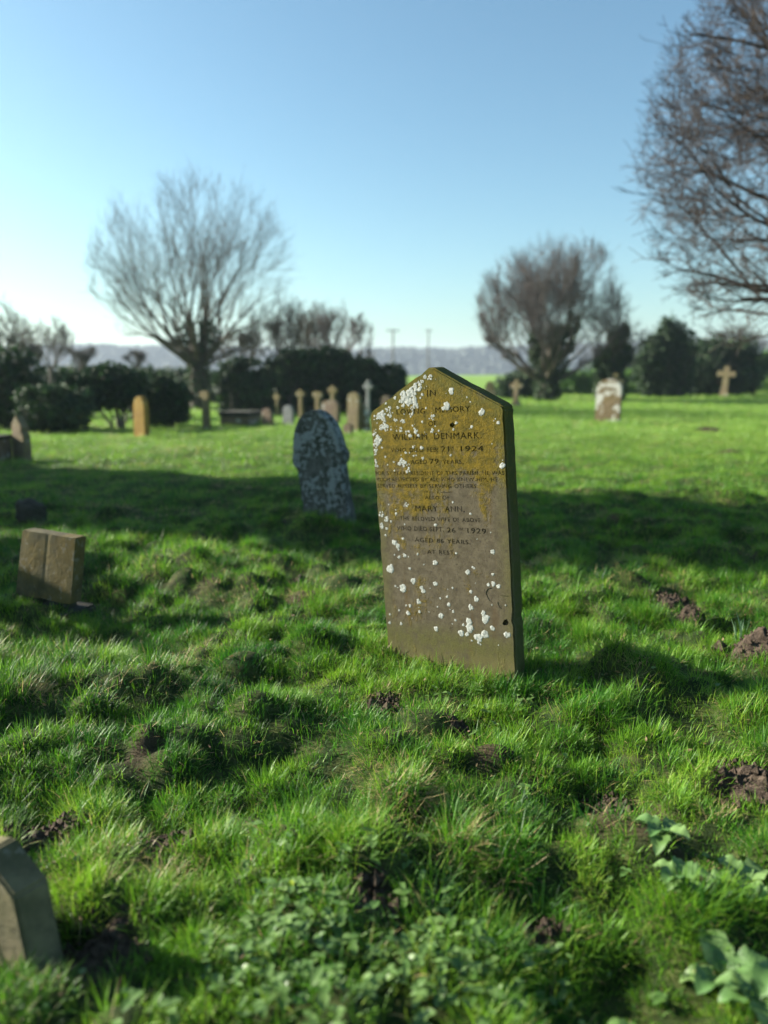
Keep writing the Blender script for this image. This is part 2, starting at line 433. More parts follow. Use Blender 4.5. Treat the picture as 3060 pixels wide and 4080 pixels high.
def grow_grass():
    parts = {3: [], 2: []}
    # carpet
    for y0, y1, dens, ws, ls, segs in [(.95, 2.2, 26000, 1.0, 1.0, 3), (2.2, 4.0, 27000, 1.0, 1.0, 3), (4.0, 6.5, 12000, 1.15, 1.0, 2),
                                       (6.5, 10, 3600, 1.7, 1.0, 2), (10, 16, 1300, 2.6, 1.35, 2), (16, 28, 380, 4.6, 1.6, 2), (28, 48, 80, 9, 1.9, 2)]:
        x, y = area_points(y0, y1, dens)
        k = keep(x, y)
        if y1 < 9: k &= RS.rand(len(x)) < .22 + .78 * sstep(.36, .56, fbm(x, y, .15, 33, 2))
        x, y = x[k], y[k]; n = len(x)
        g = fbm(x, y, .55, 31, 3); g2 = fbm(x, y, .16, 37, 2); tb, th = tufts(x, y)
        gx, gy = (gh(x + .012, y) - gh(x - .012, y)) / .024, (gh(x, y + .012) - gh(x, y - .012)) / .024
        L = (.017 + .030 * sstep(.35, .75, g) * (.4 + .8 * g2) + .85 * np.minimum(tb, .04)) * RS.uniform(.5, 1.6, n) * ls
        w = RS.uniform(.0014, .0033, n) * ws
        comb = 6.28 * fbm(x, y, .8, 41, 2) * 1.6
        az = np.where(RS.rand(n) < .38, comb + RS.normal(0, .8, n), RS.uniform(0, 6.28, n))
        az = np.where(RS.rand(n) < np.clip(np.hypot(gx, gy) * 1.1, 0, .75), np.arctan2(-gy, -gx) + RS.normal(0, .6, n), az)
        lean = np.abs(RS.normal(.38, .40, n)); curl = RS.uniform(-.2, 1.6, n)
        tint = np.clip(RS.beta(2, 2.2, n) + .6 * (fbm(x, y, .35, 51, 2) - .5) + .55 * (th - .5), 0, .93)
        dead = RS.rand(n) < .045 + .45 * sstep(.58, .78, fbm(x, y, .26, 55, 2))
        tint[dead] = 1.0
        lean[dead] += .5
        parts[segs].append((x, y, L, w, az, lean, curl, tint))
    # tussocks
    for y0, y1, cd, nb, ws, segs in [(.95, 4.2, 34, 90, 1.0, 3), (4.2, 7.5, 22, 70, 1.2, 2), (7.5, 14, 5, 42, 2.0, 2), (14, 30, .8, 30, 4.5, 2)]:
        cx, cy = area_points(y0, y1, cd)
        k = fbm(cx, cy, .9, 61, 2) + RS.uniform(-.12, .12, len(cx)) > .46
        k &= bare(cx, cy) < .5
        cx, cy = cx[k], cy[k]; m = len(cx)
        R = RS.uniform(.025, .09, m) * (1 + .3 * (ws > 3)); H = R * RS.uniform(.6, 1.1, m) + .030
        ctint = RS.uniform(-.35, .32, m); caz = RS.uniform(0, 6.28, m)
        cnt = np.maximum((nb * (R / .07) ** 1.3).astype(int), 12)
        i = np.repeat(np.arange(m), cnt); n = len(i)
        rr = np.sqrt(RS.rand(n)); a = RS.uniform(0, 6.28, n)
        x = cx[i] + R[i] * rr * np.cos(a); y = cy[i] + R[i] * rr * np.sin(a)
        L = H[i] * RS.uniform(.65, 1.25, n) * (1.1 - .25 * rr)
        az = a + RS.normal(0, .45, n)
        lean = .12 + .55 * rr + RS.normal(0, .14, n); curl = RS.uniform(.2, 1.25, n)
        az = np.where(RS.rand(n) < .25, caz[i] + RS.normal(0, .4, n), az)
        w = RS.uniform(.0014, .0033, n) * ws
        tint = np.clip(RS.beta(2, 2, n) + ctint[i], 0, .94)
        tint[RS.rand(n) < .022] = 1.0
        k = keep(x, y)
        parts[segs].append(tuple(v[k] for v in (x, y, L, w, az, lean, curl, tint)))
    # tall blades against the stones and odd pale strays
    for segs, lst in parts.items():
        A = [np.concatenate(c) for c in zip(*lst)]
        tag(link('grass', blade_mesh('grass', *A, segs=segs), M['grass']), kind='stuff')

# ------------------------------------------------------------------ leafy plants
LEAF_T = np.array([[0, 0], [.5, 0], [1, 0], [.02, .30], [.42, .46], [.78, .26], [.02, -.30], [.42, -.46], [.78, -.26]])   # along, across
LEAF_F3 = np.array([[5, 1, 2], [8, 2, 1]]); LEAF_F4 = np.array([[0, 1, 4, 3], [1, 2, 5, 5], [0, 6, 7, 1]])

def leaf_cloud(name, P, az, pitch, size, tint, ratio=1.0, fold=.25, droop=.25, mat=None, parent=None, smooth=True, roll=None):
    """Many ovate folded leaves as one mesh: P base points, az heading, pitch above the level."""
    n = len(P)
    u, v = LEAF_T[:, 0], LEAF_T[:, 1] * ratio
    zz = np.abs(v) * fold - droop * u * u
    d = np.stack([np.cos(az) * np.cos(pitch), np.sin(az) * np.cos(pitch), np.sin(pitch)], -1)
    s = np.stack([-np.sin(az), np.cos(az), np.zeros(n)], -1)
    up = np.cross(d, s)
    if roll is not None:
        c, q = np.cos(roll)[:, None], np.sin(roll)[:, None]
        s, up = s * c + up * q, up * c - s * q
    sz = size[:, None, None]
    V = P[:, None, :] + sz * (u[None, :, None] * d[:, None, :] + v[None, :, None] * s[:, None, :] + zz[None, :, None] * up[:, None, :])
    b = (np.arange(n) * 9)[:, None]
    Q = np.concatenate([b + np.array(f) for f in ([0, 1, 4, 3], [0, 6, 7, 1])])
    T = np.concatenate([b + np.array(f) for f in ([1, 5, 4], [1, 2, 5], [1, 7, 8], [1, 8, 2])])
    me = np_mesh(name, V, [Q, T], dict(tint=np.repeat(tint, 9)), smooth)
    return link(name, me, mat, parent)

def ground_ivy():
    P, A, PI_, SZ = [], [], [], []
    spots = [(1250, 3460, .14, 26), (1170, 3560, .13, 24), (1230, 3750, .16, 34), (1330, 3640, .12, 16), (1600, 3480, .10, 18), (1700, 3560, .09, 14),
             (1400, 3950, .24, 60), (1650, 4010, .24, 64), (1180, 3990, .16, 40), (1890, 4030, .2, 44), (1480, 3800, .14, 18), (1720, 3790, .13, 22),
             (1960, 3780, .13, 22), (2120, 3960, .18, 30), (2090, 2750, .12, 18), (1960, 2780, .12, 14), (1850, 2745, .08, 10), (2050, 2860, .14, 14), (2110, 3140, .07, 12),
             (1930, 2920, .10, 10), (1700, 2800, .08, 8), (1420, 2880, .06, 6), (1310, 3330, .06, 6), (1680, 3340, .08, 10), (1120, 3740, .1, 12),
             (900, 4010, .15, 10), (2560, 3940, .2, 16), (2300, 4020, .2, 18), (1000, 3300, .12, 9), (2560, 3560, .1, 8), (1150, 3900, .12, 14), (1560, 4090, .3, 60), (1000, 4150, .25, 30)]
    for px, py, r, n in spots:
        q = at(px, py)
        for _ in range(int(n * (.45 if py > 3740 else .26))):
            a, rr = RS.uniform(0, 6.28), r * math.sqrt(RS.rand())
            x, y = q.x + rr * math.cos(a), q.y + rr * math.sin(a)
            if any(math.hypot(x - mx, y - my) < mr * .75 for mx, my, mr, mh in MOLES): continue
            z = float(gh(x, y)); h = RS.uniform(.018, .058); la = RS.uniform(0, 6.28)
            sway = np.array([math.cos(la), math.sin(la)]) * RS.uniform(0, .03)
            k = RS.randint(2, 4); base = RS.uniform(0, 6.28)
            for j in range(k):
                t = (j + 1) / k; s = RS.uniform(.013, .029) * (1.15 - .35 * t)
                for o in (0, math.pi):
                    P.append((x + sway[0] * t, y + sway[1] * t, z + h * t)); A.append(base + o + j * 1.57 + RS.normal(0, .25))
                    PI_.append(RS.normal(.12 + .2 * t, .25)); SZ.append(s * RS.uniform(.75, 1.2))
    n = len(P)
    tag(leaf_cloud('ground_ivy', np.array(P), np.array(A), np.array(PI_), np.array(SZ), RS.beta(2, 2.4, n), .95, .35, .3, M['weed']), kind='stuff')

def small_weeds():
    """Clover, moss sprigs and litter scattered through the turf."""
    x, y = area_points(.95, 5.0, 55)
    k = (fbm(x, y, .5, 71, 2) > .5) & keep(x, y); x, y = x[k], y[k]; n = len(x)
    P = np.stack([x, y, gh(x, y) + RS.uniform(.012, .04, n)], -1)
    tag(leaf_cloud('clover', P, RS.uniform(0, 6.28, n), RS.normal(.15, .3, n), RS.uniform(.010, .022, n), RS.beta(2, 2.4, n), 1.0, .3, .2, M['weed']), kind='stuff')
    x, y = area_points(.95, 5.5, 30); n = len(x)
    P = np.stack([x, y, gh(x, y) + RS.uniform(.006, .03, n)], -1)
    tag(leaf_cloud('leaf_litter', P, RS.uniform(0, 6.28, n), RS.normal(.1, .5, n), RS.uniform(.008, .024, n), RS.rand(n), .5, .4, -.3, M['straw'], roll=RS.normal(0, .8, n)), kind='stuff')

def dock(label, px, py, n, size, seed):
    r = np.random.RandomState(seed); q = at(px, py); z = float(gh(q.x, q.y)) + .025
    root = empty('dock_plant', (q.x, q.y, z)); tag(root, label, 'dock plant', 'dock plants in the near turf')
    for i in range(n):
        az = i * 6.28 / n + r.normal(0, .3); pit = r.uniform(.2, .85); L = size * r.uniform(.75, 1.2); W = L * r.uniform(.26, .34)
        V, F = [], []; rows = 13
        for a in range(rows):
            t = a / (rows - 1); pt = pit - 1.15 * t * t
            if a == 0: c = Vector((0, 0, .005))
            else: c = c + Vector((math.cos(az) * math.cos(pt), math.sin(az) * math.cos(pt), math.sin(pt))) * L / (rows - 1)
            wv = W * (.12 if t < .12 else (math.sin(math.pi * min(1, (t - .08) / .95) ** .75)) ** .8) if a < rows - 1 else .001
            s = Vector((-math.sin(az), math.cos(az), 0))
            for j, f in enumerate((-1, -.5, 0, .5, 1)):
                rip = (.20 * math.sin(a * 1.4 + j + i) + .08 * math.sin(a * 2.7 + 2 * j)) * wv * abs(f)
                V.append(c + s * f * wv + Vector((0, 0, abs(f) * wv * .45 + rip)))
        for a in range(rows - 1):
            for j in range(4): F.append([a * 5 + j, a * 5 + j + 1, a * 5 + 6 + j, a * 5 + 5 + j])
        me = np_mesh('leaf', np.array(V), [np.array(F)], dict(tint=np.full(len(V), r.rand())), True)
        link('leaf', me, M['dock'], root)

def shoots(label, px, py):
    q = at(px, py); z = float(gh(q.x, q.y)); root = empty('daffodil_shoots', (q.x, q.y, z)); tag(root, label, 'daffodil shoots')
    r = np.random.RandomState(3)
    for i in range(7):
        a = r.uniform(0, 6.28); b = Vector((r.normal(0, .018), r.normal(0, .018), -.01)); L = r.uniform(.09, .17); ln = r.uniform(.05, .3); V, F = [], []
        s = Vector((-math.sin(a), math.cos(a), 0)) * .0045
        for k, t in enumerate((0, .35, .7, 1)):
            c = b + Vector((math.cos(a) * math.sin(ln * t), math.sin(a) * math.sin(ln * t), 1)) * L * t
            g = Vector((math.cos(a), math.sin(a), 0)) * .0025
            w = s * (1, 1, .85, .25)[k]
            V += [c - w, c + g, c + w]
        for k in range(3): F += [[3 * k, 3 * k + 1, 3 * k + 4, 3 * k + 3], [3 * k + 1, 3 * k + 2, 3 * k + 5, 3 * k + 4]]
        link('leaf', np_mesh('leaf', np.array(V), [np.array(F)], dict(tint=np.full(len(V), r.rand())), True), M['shoot'], root)

def molehill(i, label):
    mx, my, r, h = MOLES[i]
    rng = np.random.RandomState(100 + i)
    nr, na = 16, 44
    V, F = [], []
    for a in range(nr + 1):
        for b in range(na):
            t = a / nr; an = b / na * 6.2832
            rr = r * t * (1 + .22 * (vnoise(math.cos(an) * 2 + i, math.sin(an) * 2, 1.0, 3) - .5) * 2)
            x, y = mx + rr * math.cos(an), my + rr * math.sin(an)
            cl = (vnoise(x, y, .016, 13) - .5) * .022 + (vnoise(x, y, .042, 14) - .5) * .034
            z = float(gh(x, y)) + h * (1 - t * t) ** 1.2 + float(cl) * (1 - t ** 3) + .006 - .028 * t ** 4
            V.append((x - mx, y - my, z - .008))
    for a in range(nr):
        for b in range(na):
            c = (b + 1) % na
            F.append([a * na + b, a * na + c, (a + 1) * na + c, (a + 1) * na + b])
    V = np.array(V); z0 = float(gh(mx, my)); V[:, 2] -= z0
    o = [np.array([[0, 0, 1.2], [1, 0, 0], [0, 1, .1], [-1, .1, 0], [0, -1, 0], [0, 0, -1]])]
    CF = np.array([[0, 1, 2], [0, 2, 3], [0, 3, 4], [0, 4, 1], [5, 2, 1], [5, 3, 2], [5, 4, 3], [5, 1, 4]])
    allV, tris = [V], []
    off = len(V)
    for k in range(120):
        a, rr = rng.uniform(0, 6.28), r * 1.15 * math.sqrt(rng.rand()); x, y = rr * math.cos(a), rr * math.sin(a)
        s = r * .03 + rng.gamma(1.4, .0028); t = min(1, rr / r)
        z = float(gh(mx + x, my + y)) - z0 + h * max(0, 1 - t * t) ** 1.2 + .008
        allV.append(o[0] * s * rng.uniform(.6, 1.3, (6, 3)) + [x, y, z]); tris.append(CF + off); off += 6
    me = np_mesh('molehill', np.concatenate(allV), [np.array(F), np.concatenate(tris)], None, False)
    ob = link('molehill', me, M['soil']); ob.location = (mx, my, z0)
    tag(ob, label, 'molehill', 'mole hills thrown up through the turf')

# ------------------------------------------------------------------ stones
def slab_bm(outline, thick, bevel=.008, segs=2, y0=0.0):
    """Outline (x, z) extruded from y0 (front) back by thick, arrises rounded."""
    bm = bmesh.new()
    f = bm.faces.new([bm.verts.new((x, y0, z)) for x, z in outline])
    r = bmesh.ops.extrude_face_region(bm, geom=[f])
    bmesh.ops.translate(bm, verts=[g for g in r['geom'] if isinstance(g, bmesh.types.BMVert)], vec=(0, thick, 0))
    bmesh.ops.recalc_face_normals(bm, faces=bm.faces)
    if bevel > 0:
        e = [e for e in bm.edges if len(e.link_faces) == 2 and e.calc_face_angle(0) > .5]
        bmesh.ops.bevel(bm, geom=e, offset=bevel, segments=segs, affect='EDGES', clamp_overlap=True)
    return bm

def arc(cx, cz, r, a0, a1, n, sx=1.0, sz=1.0):
    return [(cx + r * sx * math.cos(math.radians(a0 + (a1 - a0) * i / n)), cz + r * sz * math.sin(math.radians(a0 + (a1 - a0) * i / n))) for i in range(n + 1)]

def outline(kind, w, h, sink=.15):
    a = w / 2
    if kind == 'gable': P = [(-a, -sink), (a, -sink), (a, h * .85), (a * .06, h), (-a * .06, h), (-a, h * .85)]
    elif kind == 'round': P = [(-a, -sink), (a, -sink)] + arc(0, h - a * .8, a, 0, 180, 14, 1, .8)
    elif kind == 'low': P = [(-a, -sink), (a, -sink)] + arc(0, h - a * .35, a, 0, 180, 12, 1, .35)
    elif kind == 'lancet':
        hs = h - a * 1.35
        P = [(-a, -sink), (a, -sink)] + [(a * math.cos(t) ** .9 if t < 1.57 else 0, hs + (h - hs) * math.sin(t)) for t in np.linspace(0, 1.5708, 8)] + \
            [(-a * math.cos(t) ** .9, hs + (h - hs) * math.sin(t)) for t in np.linspace(1.5708, 0, 8)[1:]]
    elif kind == 'ogee':     # pointed head, pinched neck, broad shoulders
        R = [(a, -sink), (a, h * .52), (a * .98, h * .57), (a * .70, h * .63), (a * .80, h * .70), (a * .82, h * .76), (a * .62, h * .84), (a * .30, h * .92), (a * .12, h * .97), (0, h)]
        P = R + [(-x, z) for x, z in R[-2::-1]]
    elif kind == 'nubs':     # round head on scrolled shoulders
        hs = h * .56
        R = [(a * .88, -sink), (a * .88, h * .14), (a * .84, h * .15), (a * .84, hs - h * .07), (a * .92, hs - h * .05), (a * .98, hs - h * .02), (a, hs + h * .02), (a * .96, hs + h * .06), (a * .90, hs + h * .075)] + \
            [(x, z) for x, z in arc(0, hs + h * .06, a * .9, 6, 90, 10, 1, (h * .38) / (a * .9))]
        P = R + [(-x, z) for x, z in R[-2::-1]]
    elif kind == 'shoulder':
        P = [(-a, -sink), (a, -sink), (a, h * .72), (a * .78, h * .75), (a * .72, h * .80)] + arc(0, h * .80, a * .72, 0, 180, 12, 1, h * .2 / (a * .72)) + [(-a * .72, h * .80), (-a * .78, h * .75), (-a, h * .72)]
        P = [p for i, p in enumerate(P) if i == 0 or (abs(p[0] - P[i - 1][0]) + abs(p[1] - P[i - 1][1])) > 1e-4]
    return P

def place(o, px, py, yaw=0.0, lean=0.0, back=0.0):
    q = at(px, py); o.location = (q.x, q.y, float(gh(q.x, q.y)))
    o.rotation_mode = 'QUATERNION'
    o.rotation_quaternion = (Matrix.Rotation(yaw, 3, 'Z') @ Matrix.Rotation(back, 3, 'X') @ Matrix.Rotation(lean, 3, 'Y')).to_quaternion()
    return q

def px2m(px, py):
    q = at(px, py); return (q.y * math.cos(PITCH) + CAM_H * math.sin(PITCH)) / FOCAL

def slab_stone(name, label, px, py, wpx, hpx, kind, mat, yaw=-.55, lean=0.0, thick=.1, group='headstones across the churchyard', sink=.2, mult=1.0):
    m = px2m(px, py); w, h = wpx * m * mult, hpx * m
    bm = slab_bm(outline(kind, w, h, sink), thick, min(.012, thick * .12))
    for v in bm.verts: v.co.y -= thick / 2
    o = link(name, bm_mesh(name, bm), M[mat]); place(o, px, py, yaw, lean)
    STONES.append((o.location.x, o.location.y, w / 2, thick / 2, yaw))
    return tag(o, label, 'gravestone', group)

def box_bm(bm, c, s, bev=.006):
    r = bmesh.ops.create_cube(bm, size=1.0, matrix=Matrix.Translation(c) @ Matrix.Diagonal((*s, 1)))
    if bev: bmesh.ops.bevel(bm, geom=list({e for v in r['verts'] for e in v.link_edges}), offset=bev, segments=2, affect='EDGES')

def cross_stone(label, px, py, wpx, hpx, mat, yaw=-.5, lean=0.0, steps=1, ring=False, arm_z=.72, shaft=.28, group='stone crosses across the churchyard', base_w=1.0):
    m = px2m(px, py); w, h = wpx * m, hpx * m; t = w * shaft * .5; a = w / 2
    hb = h * (.16 if steps else 0.0)
    za = hb + (h - hb) * arm_z
    P = [(-t * 1.25, hb), (t * 1.25, hb), (t, za - t), (a, za - t * 1.05), (a, za + t * 1.05), (t, za + t), (t * 1.05, h), (-t * 1.05, h), (-t, za + t), (-a, za + t * 1.05), (-a, za - t * 1.05), (-t, za - t)]
    if not steps: P[0], P[1] = (-t * 1.4, -.15), (t * 1.4, -.15)
    d = max(.09, t * 1.5)
    bm = slab_bm(P, d, .012, 1, -d / 2)
    if ring:
        ro, ri = a * .78, a * .58; n = 28; vs = []
        for i in range(n):
            c, s = math.cos(i / n * 6.2832), math.sin(i / n * 6.2832)
            vs.append([bm.verts.new((r * c, y, za + r * s)) for r, y in ((ro, -d * .3), (ro, d * .3), (ri, d * .3), (ri, -d * .3))])
        for i in range(n):
            A, B = vs[i], vs[(i + 1) % n]
            for j in range(4): bm.faces.new([A[j], A[(j + 1) % 4], B[(j + 1) % 4], B[j]])
    root = empty('stone_cross', (0, 0, 0)); tag(root, label, 'stone cross', group)
    link('cross', bm_mesh('cross', bm), M[mat], root)
    if steps:
        b2 = bmesh.new(); bw = w * .62 * base_w
        if steps == 1:
            r = bmesh.ops.create_cube(b2, size=1.0, matrix=Matrix.Translation((0, 0, hb / 2 - .08)) @ Matrix.Diagonal((bw, max(d * 2, bw * .8), hb + .16, 1)))
            for v in r['verts']:
                if v.co.z > 0: v.co.x *= .6; v.co.y *= .6
        else:
            box_bm(b2, (0, 0, hb * .25 - .08), (bw * 1.5, bw * 1.3, hb * .5 + .16)); box_bm(b2, (0, 0, hb * .75 - .002), (bw, bw * .85, hb * .5))
        link('base', bm_mesh('base', b2), M[mat], root)
    place(root, px, py, yaw, lean)
    STONES.append((root.location.x, root.location.y, w * .3, w * .3, yaw))
    return root

# ------------------------------------------------------------------ the inscribed headstone
# inscription: words, x from, x to, baseline height, letter height (metres on the face), slope in degrees
TEXTS = [
    ('IN', -0.0238, 0.0174, 1.1483, 0.0264, -1.6),
    ('LOVING', -0.1782, -0.0376, 1.0809, 0.0215, -0.6),
    ('MEMORY', 0.0111, 0.1702, 1.0817, 0.0217, -0.3),
    ('OF', -0.0263, 0.0126, 1.0276, 0.0213, -0.3),
    ('WILLIAM', -0.2075, -0.0368, 0.9738, 0.0257, -0.1),
    ('DENMARK.', -0.0042, 0.2151, 0.9737, 0.0246, -0.2),
    ('WHO DIED FEB:', -0.2207, 0.0121, 0.922, 0.0181, 0.1),
    ('21', 0.0272, 0.064, 0.9231, 0.0214, 0.1),
    ('ST.', 0.0714, 0.0893, 0.9244, 0.0166, -0.6),
    ('1924', 0.1178, 0.2196, 0.9223, 0.0218, -0.3),
    ('AGED', -0.1243, -0.0444, 0.8712, 0.0182, 0.6),
    ('79', -0.0311, 0.0124, 0.8728, 0.0208, 0.6),
    ('YEARS.', 0.0301, 0.1266, 0.872, 0.0167, 0.5),
    ('FOR 57 YEARS RESIDENT OF THIS PARISH, HE WAS', -0.3096, 0.3057, 0.8257, 0.0156, 0.5),
    ('MUCH RESPECTED BY ALL WHO KNEW HIM, HE', -0.3102, 0.276, 0.799, 0.0157, 0.6),
    ('SERVED HIMSELF BY SERVING OTHERS.', -0.3043, 0.1863, 0.7708, 0.0159, 0.6),
    ('ALSO OF', -0.0655, 0.0538, 0.7226, 0.0154, 1.0),
    ('MARY', -0.1162, -0.0061, 0.6707, 0.0234, 1.4),
    ('ANN,', 0.0277, 0.1204, 0.6734, 0.0228, 1.4),
    ('THE BELOVED WIFE OF ABOVE', -0.1988, 0.1915, 0.6304, 0.017, 1.1),
    ('WHO DIED SEPT.', -0.2172, 0.0158, 0.5843, 0.0188, 1.3),
    ('26', 0.0319, 0.0724, 0.5845, 0.0212, 1.5),
    ('TH.', 0.0837, 0.1129, 0.5955, 0.0115, 0.9),
    ('1929', 0.1275, 0.2133, 0.5867, 0.0217, 1.0),
    ('AGED 86 YEARS.', -0.1307, 0.1382, 0.537, 0.0186, 0.8),
    ('AT REST.', -0.0718, 0.0662, 0.4882, 0.0177, 1.6)]

# white lichen crusts on the face: x, z, radius in millimetres
SPOTS = [(-45, 1209, 9.1), (-63, 1192, 18.4), (-92, 1175, 20.8), (-127, 1153, 25.7), (-103, 1138, 25.6), (-146, 1131, 17.9), (-86, 1114, 14.9), (-98, 1096, 13.1), (-111, 1077, 10.3), (-28, 1228, 8.2), (-4, 1222, 11.3), (-256, 1083, 17.3), (-275, 1074, 10.6), (-244, 1058, 11.6), (-210, 1110, 9.5), (-213, 1081, 11.5), (-228, 1101, 8.6), (-240, 1031, 16.4), (-261, 1029, 11.6), (-186, 1061, 9.5), (-152, 1050, 10.4), (-164, 1017, 8.6), (-309, 1026, 8.3), (-305, 1006, 11.8), (-287, 971, 20.6), (-298, 947, 14.8), (-307, 922, 11.9), (-308, 878, 11.9), (-300, 865, 9.0), (-317, 813, 8.5), (-318, 768, 12.1), (-310, 753, 7.1), (-128, 1002, 11.4), (-94, 1006, 15.1), (-118, 990, 8.1), (-78, 991, 6.6), (-166, 878, 16.5), (-150, 873, 9.7), (-181, 873, 8.3), (-140, 846, 12.1), (-2, 1064, 10.2), (-9, 1009, 8.8), (90, 1165, 13.0), (65, 1107, 16.3), (51, 1099, 9.1), (221, 1076, 13.7), (290, 1032, 7.5), (173, 1020, 6.3), (90, 1012, 5.5), (104, 1037, 6.4), (298, 865, 12.1), (-63, 896, 6.2), (-66, 939, 8.1), (-107, 942, 6.2), (-146, 919, 5.8), (-161, 696, 9.4), (-295, 650, 12.2), (-273, 628, 9.2), (-297, 599, 9.7), (-217, 655, 6.0), (146, 667, 5.2), (67, 713, 4.3), (-23, 613, 6.8), (52, 1228, 4.9), (159, 1137, 3.6), (173, 1118, 3.6), (-229, 1130, 5.2), (-181, 1151, 7.1), (-170, 1110, 6.6), (-292, 1079, 5.3), (70, 907, 5.1), (-32, 1102, 4.6), (-55, 1047, 5.1), (-103, 1032, 4.2), (6, 1027, 3.7), (21, 1008, 4.2), (-212, 1019, 4.8), (-184, 1013, 3.8), (-252, 902, 4.9), (-210, 880, 4.4), (-243, 868, 3.4), (-266, 942, 4.9), (-210, 843, 3.9), (-252, 694, 3.5), (-247, 619, 4.6), (-177, 609, 4.0), (-107, 906, 4.3), (258, 951, 2.7), (-46, 1158, 6.4), (-56, 1145, 4.6), (-271, 629, 10.2), (-297, 597, 10.3), (-272, 586, 6.6), (-281, 556, 5.6), (-237, 526, 10.2), (-220, 510, 9.7), (-217, 495, 4.6), (-191, 545, 5.6), (-218, 461, 6.2), (-188, 470, 7.7), (-169, 466, 2.5), (-241, 470, 3.6), (-269, 405, 16.7), (-166, 413, 5.6), (-152, 359, 11.3), (-210, 321, 15.6), (-248, 327, 4.2), (-236, 322, 2.6), (-112, 332, 7.7), (-104, 318, 8.7), (-131, 267, 9.8), (-35, 449, 10.0), (-41, 356, 9.1), (42, 345, 4.0), (-22, 294, 4.1), (13, 304, 5.0), (18, 270, 7.6), (38, 241, 5.5), (-38, 254, 3.1), (-131, 222, 5.7), (-178, 244, 6.3), (-198, 243, 4.2), (-191, 209, 8.9), (-238, 216, 4.2), (-289, 192, 4.3), (-294, 152, 5.9), (-232, 155, 5.9), (-314, 124, 5.4), (-23, 215, 10.7), (-52, 154, 9.8), (46, 204, 5.1), (83, 188, 5.5), (71, 150, 12.2), (98, 149, 8.1), (110, 203, 13.5), (112, 177, 16.1), (151, 141, 16.0), (184, 158, 14.9), (190, 227, 16.7), (181, 251, 8.8), (124, 270, 10.4), (151, 308, 10.3), (128, 337, 6.4), (119, 420, 9.3), (143, 443, 4.4), (150, 439, 4.3), (238, 514, 8.5), (233, 420, 5.3), (210, 375, 6.3), (233, 380, 8.6), (255, 372, 7.7), (219, 189, 9.3), (284, 170, 12.2), (222, 290, 2.9), (-121, 481, 4.5), (69, 497, 4.4), (-92, 437, 3.0), (119, 123, 4.0), (150, 118, 5.0), (160, 112, 3.5), (23, 249, 2.5), (-173, 187, 2.1), (170, 563, 2.4), (233, 594, 2.8), (242, 120, 2.5), (-308, 88, 3.3), (18, 337, 2.0), (151, 376, 1.9), (-69, 334, 2.0), (-82, 226, 2.1), (-133, 241, 2.1), (283, 295, 2.9), (30, 186, 2.0)]


